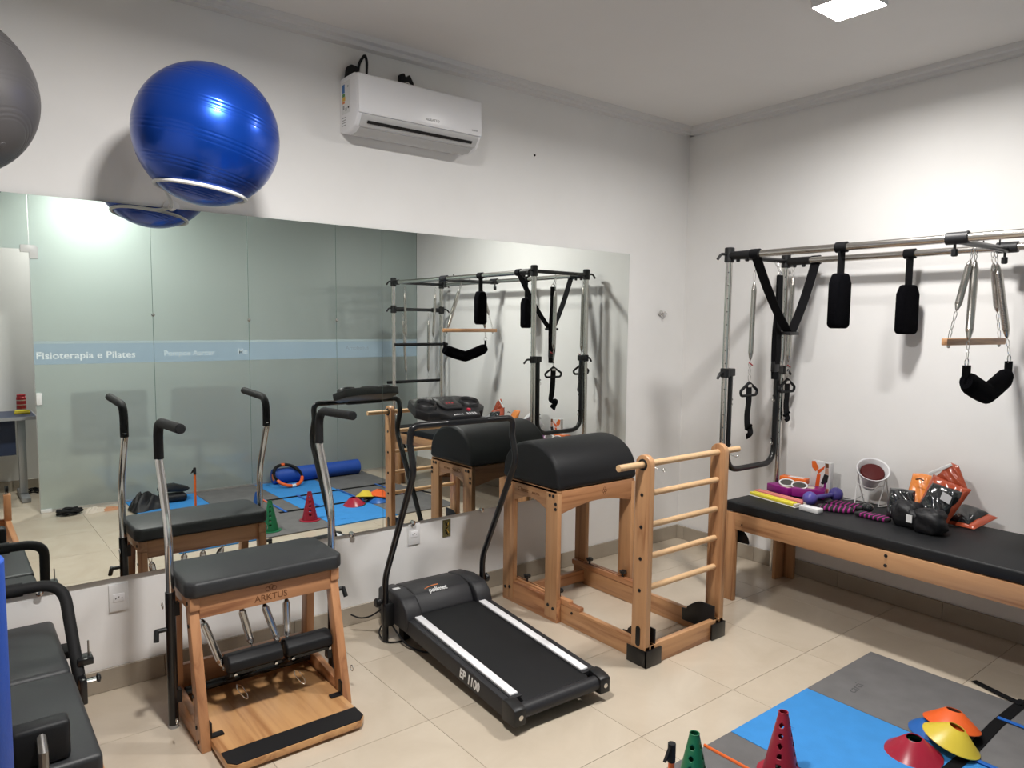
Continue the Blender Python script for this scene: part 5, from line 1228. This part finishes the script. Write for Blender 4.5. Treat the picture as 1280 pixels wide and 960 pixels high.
# striped knit socks
def sock(x, y, rz, label, l=0.17, w=0.10):
    t = thing('striped_sock', label, 'sock', tw(x, y), rz, 'striped grip socks')
    pl = [(-l / 2, -w / 2), (l * 0.30, -w / 2), (l * 0.5, -w * 0.2), (l * 0.5, w * 0.25), (l * 0.3, w / 2), (-l * 0.1, w * 0.5), (-l * 0.5, w * 0.42)]
    MB().prism(pl, 'z', 0.0005, 0.022).build('sock_body', 'striped_knit', t, bevel=0.008, seg=3)
    MB().box((-l / 2 - 0.018, -w * 0.45, 0.002), (-l / 2 + 0.004, w * 0.38, 0.020)).build('cuff', 'black_fabric', t, bevel=0.006)
sock(-0.455, -1.455, radians(-70), 'black sock with pink stripes beside the white case')
sock(-0.335, -1.440, radians(-82), 'black sock with pink stripes lying behind another, near the dumbbell')
sock(-0.455, -1.660, radians(-95), 'black sock with pink stripes left of the black pouch', 0.16, 0.075)
t = thing('black_plug', 'small round black knob between the striped socks', 'knob', tw(-0.350, -1.570))
MB(t).ball((-0.350, -1.570, TZ + 0.026), 0.026, 18, 10, (1, 1.25, 0.95)).build('knob', 'glossy_black_film', t)
MB(t).tube([(-0.350, -1.570, TZ + 0.02), (-0.36, -1.52, TZ + 0.012)], 0.010, 10).build('stem', 'black_plastic', t)
# infrared lamp on a wire stand
lp = thing('infrared_lamp', 'white infrared lamp with dark red bulb on a wire stand', 'lamp', tw(-0.185, -1.515))
lc = Vector((-0.185, -1.508, TZ + 0.185)); ld_ = Vector((-0.50, -0.36, 0.79)).normalized()
MB(lp).lathe([(0.032, -0.088), (0.040, -0.085), (0.055, -0.030), (0.083, 0.030), (0.087, 0.034), (0.087, 0.038), (0.080, 0.034), (0.052, -0.026), (0.036, -0.078), (0.02, -0.08)], lc, ld_, 40, cap=False).build('reflector', 'white_gloss', lp)
MB(lp).lathe([(0.060, 0.004), (0.064, 0.010), (0.058, 0.018), (0.03, 0.024), (0.003, 0.026)], lc, ld_, 36).build('bulb', 'dark_red_bulb', lp)
MB(lp).lathe([(0.030, -0.115), (0.036, -0.110), (0.038, -0.084), (0.03, -0.082)], lc, ld_, 24).build('socket_cap', 'white_plastic', lp)
sd_ = ld_.cross(Vector((0, 0, 1))).normalized()
for s_ in (-1, 1):
    hub = lc + sd_ * s_ * 0.072
    MB(lp).ball(hub, 0.006, 10, 6).build('hinge_knob', 'dark_steel', lp)
    f1 = Vector((hub.x - 0.05, hub.y + s_ * -0.012, TZ + 0.004)); f2 = Vector((hub.x + 0.075, hub.y + s_ * -0.006, TZ + 0.004))
    MB(lp).tube(fillet([f1, hub + Vector((-0.012, 0, -0.055)), hub], 0.02, 4), 0.0032, 8).build('stand_wire', 'white_paint_metal', lp)
    MB(lp).tube([hub, hub + Vector((0.02, 0, -0.07)), f2], 0.0032, 8).build('stand_wire', 'white_paint_metal', lp)
    MB(lp).tube(fillet([f1, (f1 + f2) / 2 + Vector((0.0, s_ * 0.022, 0)), f2], 0.03, 4), 0.0032, 8).build('stand_foot', 'white_paint_metal', lp)
mz = TZ + 0.105
MB(lp).tube(fillet([lc + sd_ * -0.072 + Vector((-0.012, 0, -0.06)), lc + Vector((-0.045, -0.02, -0.085)), lc + sd_ * 0.072 + Vector((-0.012, 0, -0.06))], 0.05, 6), 0.003, 8).build('cross_wire', 'white_paint_metal', lp)
MB(lp).tube(fillet([(-0.15, -1.45, TZ + 0.05), (-0.14, -1.40, TZ + 0.006), (-0.19, -1.36, TZ + 0.005), (-0.20, -1.33, TZ + 0.005)], 0.03, 4), 0.003, 8).build('cord', 'white_plastic', lp)

# ---- bags at the right
def pillow(t, name, c, ex, ey, ez, sx, sy, sz, m, seed, puff=0.6, n=22, wr=0.10):
    """inflated rectangular packet: sx, sy half sizes, sz half thickness, in axes ex, ey, ez"""
    random.seed(seed); c = Vector(c); ph = [(random.uniform(0, 6.3), random.uniform(3, 8), random.uniform(3, 8)) for _ in range(5)]
    mb = MB(t)
    for s_ in (-1, 1):
        vs = []; fs = []
        for i in range(n + 1):
            for k in range(n + 1):
                u, v = i / n * 2 - 1, k / n * 2 - 1
                e = max(0.0, (1 - u ** 4)) ** puff * max(0.0, (1 - v ** 4)) ** puff
                wv = sum(sin(p[1] * u + p[2] * v + p[0] + s_) for p in ph) / 5
                vs.append(c + ex * u * sx * (1 - 0.06 * abs(v)) + ey * v * sy * (1 - 0.06 * abs(u)) + ez * s_ * (sz * e * (1 + wr * 3 * wv) + 0.0004))
        for i in range(n):
            for k in range(n):
                q = (i * (n + 1) + k, (i + 1) * (n + 1) + k, (i + 1) * (n + 1) + k + 1, i * (n + 1) + k + 1)
                fs.append(q if s_ > 0 else q[::-1])
        mb.add(vs, fs)
    bmv = mb.build(name, m, t, smooth=70)
    return bmv
X, Yv, Zv = Vector((1, 0, 0)), Vector((0, 1, 0)), Vector((0, 0, 1))
def lump(t, name, c, r, m, seed, n=30, k=16, wr=0.06, flat=None):
    # puffy boxy lump: superellipsoid with soft creases
    random.seed(seed); ph = [(random.uniform(0, 6.3), random.uniform(3, 9), random.uniform(2, 6)) for _ in range(6)]; c = Vector(c); vs = []; fs = []
    sg = lambda q, e: math.copysign(abs(q) ** e, q)
    for i in range(k + 1):
        th = -pi / 2 + pi * i / k
        for j in range(n):
            a_ = 2 * pi * j / n; w_ = 1 + wr * sum(sin(p[1] * th + p[2] * a_ // 1 * 0 + round(p[2]) * a_ + p[0]) for p in ph) / 2
            v = Vector((r[0] * sg(cos(th), 0.55) * sg(cos(a_), 0.6), r[1] * sg(cos(th), 0.55) * sg(sin(a_), 0.6), r[2] * sg(sin(th), 0.7))) * w_ + c
            if flat is not None and v.z < flat: v.z = flat
            vs.append(v)
    for i in range(k):
        fs += [(i * n + j, i * n + (j + 1) % n, (i + 1) * n + (j + 1) % n, (i + 1) * n + j) for j in range(n)]
    mb = MB(t).add(vs, fs); mb.f.append(list(range(n))[::-1]); mb.f.append([k * n + j for j in range(n)])
    return mb.build(name, m, t, smooth=70)
t = thing('black_pouch', 'lumpy black fabric pouch with a white tag at the mattress front', 'pouch', tw(-0.50, -1.895))
lump(t, 'pouch_half', (-0.452, -1.822, TZ + 0.060), (0.060, 0.066, 0.066), 'soft_black', 21, flat=TZ + 0.001)
lump(t, 'pouch_half', (-0.500, -1.952, TZ + 0.057), (0.060, 0.068, 0.063), 'soft_black', 22, flat=TZ + 0.001)
lump(t, 'pouch_neck', (-0.475, -1.888, TZ + 0.052), (0.050, 0.050, 0.052), 'soft_black', 23, flat=TZ + 0.001)
MB(t).box((-0.5365, -1.878, TZ + 0.040), (-0.5315, -1.850, TZ + 0.078)).build('tag', 'text_white', t)
# clear packet with black content behind the pouch
t = thing('clear_packet', 'shiny clear packet with black contents behind the black pouch', 'packet', tw(-0.36, -1.79))
ez_ = Vector((-0.85, -0.25, 0.45)).normalized(); ey_ = (Zv - ez_ * Zv.dot(ez_)).normalized(); ex_ = ey_.cross(ez_)
pillow(t, 'packet', (-0.372, -1.752, TZ + 0.087), ex_, ey_, ez_, 0.064, 0.085, 0.035, 'glossy_black_film', 4)
# orange crumpled packet
t = thing('orange_packet', 'crumpled orange packet tucked behind the clear packet', 'packet', tw(-0.235, -1.77))
ez_ = Vector((-0.8, -0.1, 0.5)).normalized(); ey_ = (Zv - ez_ * Zv.dot(ez_)).normalized(); ex_ = ey_.cross(ez_)
pillow(t, 'packet', (-0.215, -1.770, TZ + 0.124), ex_, ey_, ez_, 0.050, 0.120, 0.022, 'orange_crinkle', 6)
MB(t).tube([(-0.240, -1.765, TZ + 0.205), (-0.245, -1.79, TZ + 0.212), (-0.238, -1.805, TZ + 0.205)], 0.0035, 6).build('tie', 'black_rubber', t)
def quad_pillow(t, name, cs, th, m, seed, n=24, puff=0.5, wr=0.12, lift=0.0):
    # inflated packet between four corners (bl, br, tr, tl)
    random.seed(seed); ph = [(random.uniform(0, 6.3), random.uniform(3, 9), random.uniform(3, 9)) for _ in range(6)]
    bl, br, tr_, tl = [Vector(q) for q in cs]; nn = (br - bl).cross(tl - bl).normalized(); mb = MB(t)
    if nn.x > 0: nn = -nn
    for s_ in (-1, 1):
        vs = []; fs = []
        for i in range(n + 1):
            for k in range(n + 1):
                u, v = i / n, k / n; a_, b_ = 2 * u - 1, 2 * v - 1
                e = max(0.0, 1 - a_ ** 4) ** puff * max(0.0, 1 - b_ ** 4) ** puff
                w_ = sum(sin(p[1] * a_ + p[2] * b_ + p[0] + s_) for p in ph) / 6
                q = bl * (1 - u) * (1 - v) + br * u * (1 - v) + tr_ * u * v + tl * (1 - u) * v + nn * (lift + s_ * (th * e * (1 + 3 * wr * w_) + 0.0004))
                if q.z < TZ + 0.001: q.z = TZ + 0.001
                vs.append(q)
        for i in range(n):
            for k in range(n):
                q = (i * (n + 1) + k, (i + 1) * (n + 1) + k, (i + 1) * (n + 1) + k + 1, i * (n + 1) + k + 1)
                fs.append(q if s_ > 0 else q[::-1])
        mb.add(vs, fs)
    return mb.build(name, m, t, smooth=70), nn
# big amber bag, black pack inside, white zip slider
t = thing('amber_bag', 'large upright amber plastic bag holding a black pack with grey label', 'bag', tw(-0.30, -1.93))
_, nn = quad_pillow(t, 'bag_film', ((-0.325, -1.800, 0.612), (-0.335, -1.955, 0.584), (-0.245, -2.035, 0.782), (-0.240, -1.850, 0.830)), 0.034, 'amber_crinkle', 11)
quad_pillow(t, 'inner_pack', ((-0.335, -1.812, 0.622), (-0.345, -1.945, 0.596), (-0.262, -2.012, 0.765), (-0.262, -1.862, 0.792)), 0.036, 'glossy_black_film', 12, lift=0.012)
quad_pillow(t, 'bag_top', ((-0.245, -1.862, 0.818), (-0.248, -2.020, 0.780), (-0.225, -1.962, 0.892), (-0.222, -1.925, 0.902)), 0.014, 'amber_crinkle', 13, puff=0.6)
o = Vector((-0.300, -1.955, 0.722)) + nn * 0.052; ex_ = Vector((0, -1, -0.18)).normalized(); ey_ = nn.cross(ex_); ey_ = ey_ if ey_.z > 0 else -ey_
MB(t).add([o + ex_ * a + ey_ * b + nn * c for c in (-0.002, 0.0) for a, b in ((-0.022, -0.016), (0.026, -0.026), (0.026, 0.014), (-0.022, 0.026))], [(3, 2, 1, 0), (4, 5, 6, 7), (0, 1, 5, 4), (1, 2, 6, 5), (2, 3, 7, 6), (3, 0, 4, 7)]).build('grey_label', 'text_grey', t)
MB(t).bar((-0.262, -1.838, 0.832), (-0.240, -1.935, 0.896), 0.008, 0.016).build('zip_slider', 'white_plastic', t, bevel=0.003)
t = thing('flat_bag', 'flat amber bag with black contents lying behind the upright bag', 'bag', tw(-0.15, -2.02))
_, nn = quad_pillow(t, 'bag_film', ((-0.255, -1.930, 0.588), (-0.265, -2.065, 0.588), (-0.130, -2.125, 0.640), (-0.110, -1.960, 0.660)), 0.016, 'amber_crinkle', 15)
quad_pillow(t, 'inner_pack', ((-0.245, -1.930, 0.600), (-0.250, -2.035, 0.600), (-0.140, -2.085, 0.650), (-0.120, -1.960, 0.668)), 0.026, 'glossy_black_film', 16, lift=0.008)
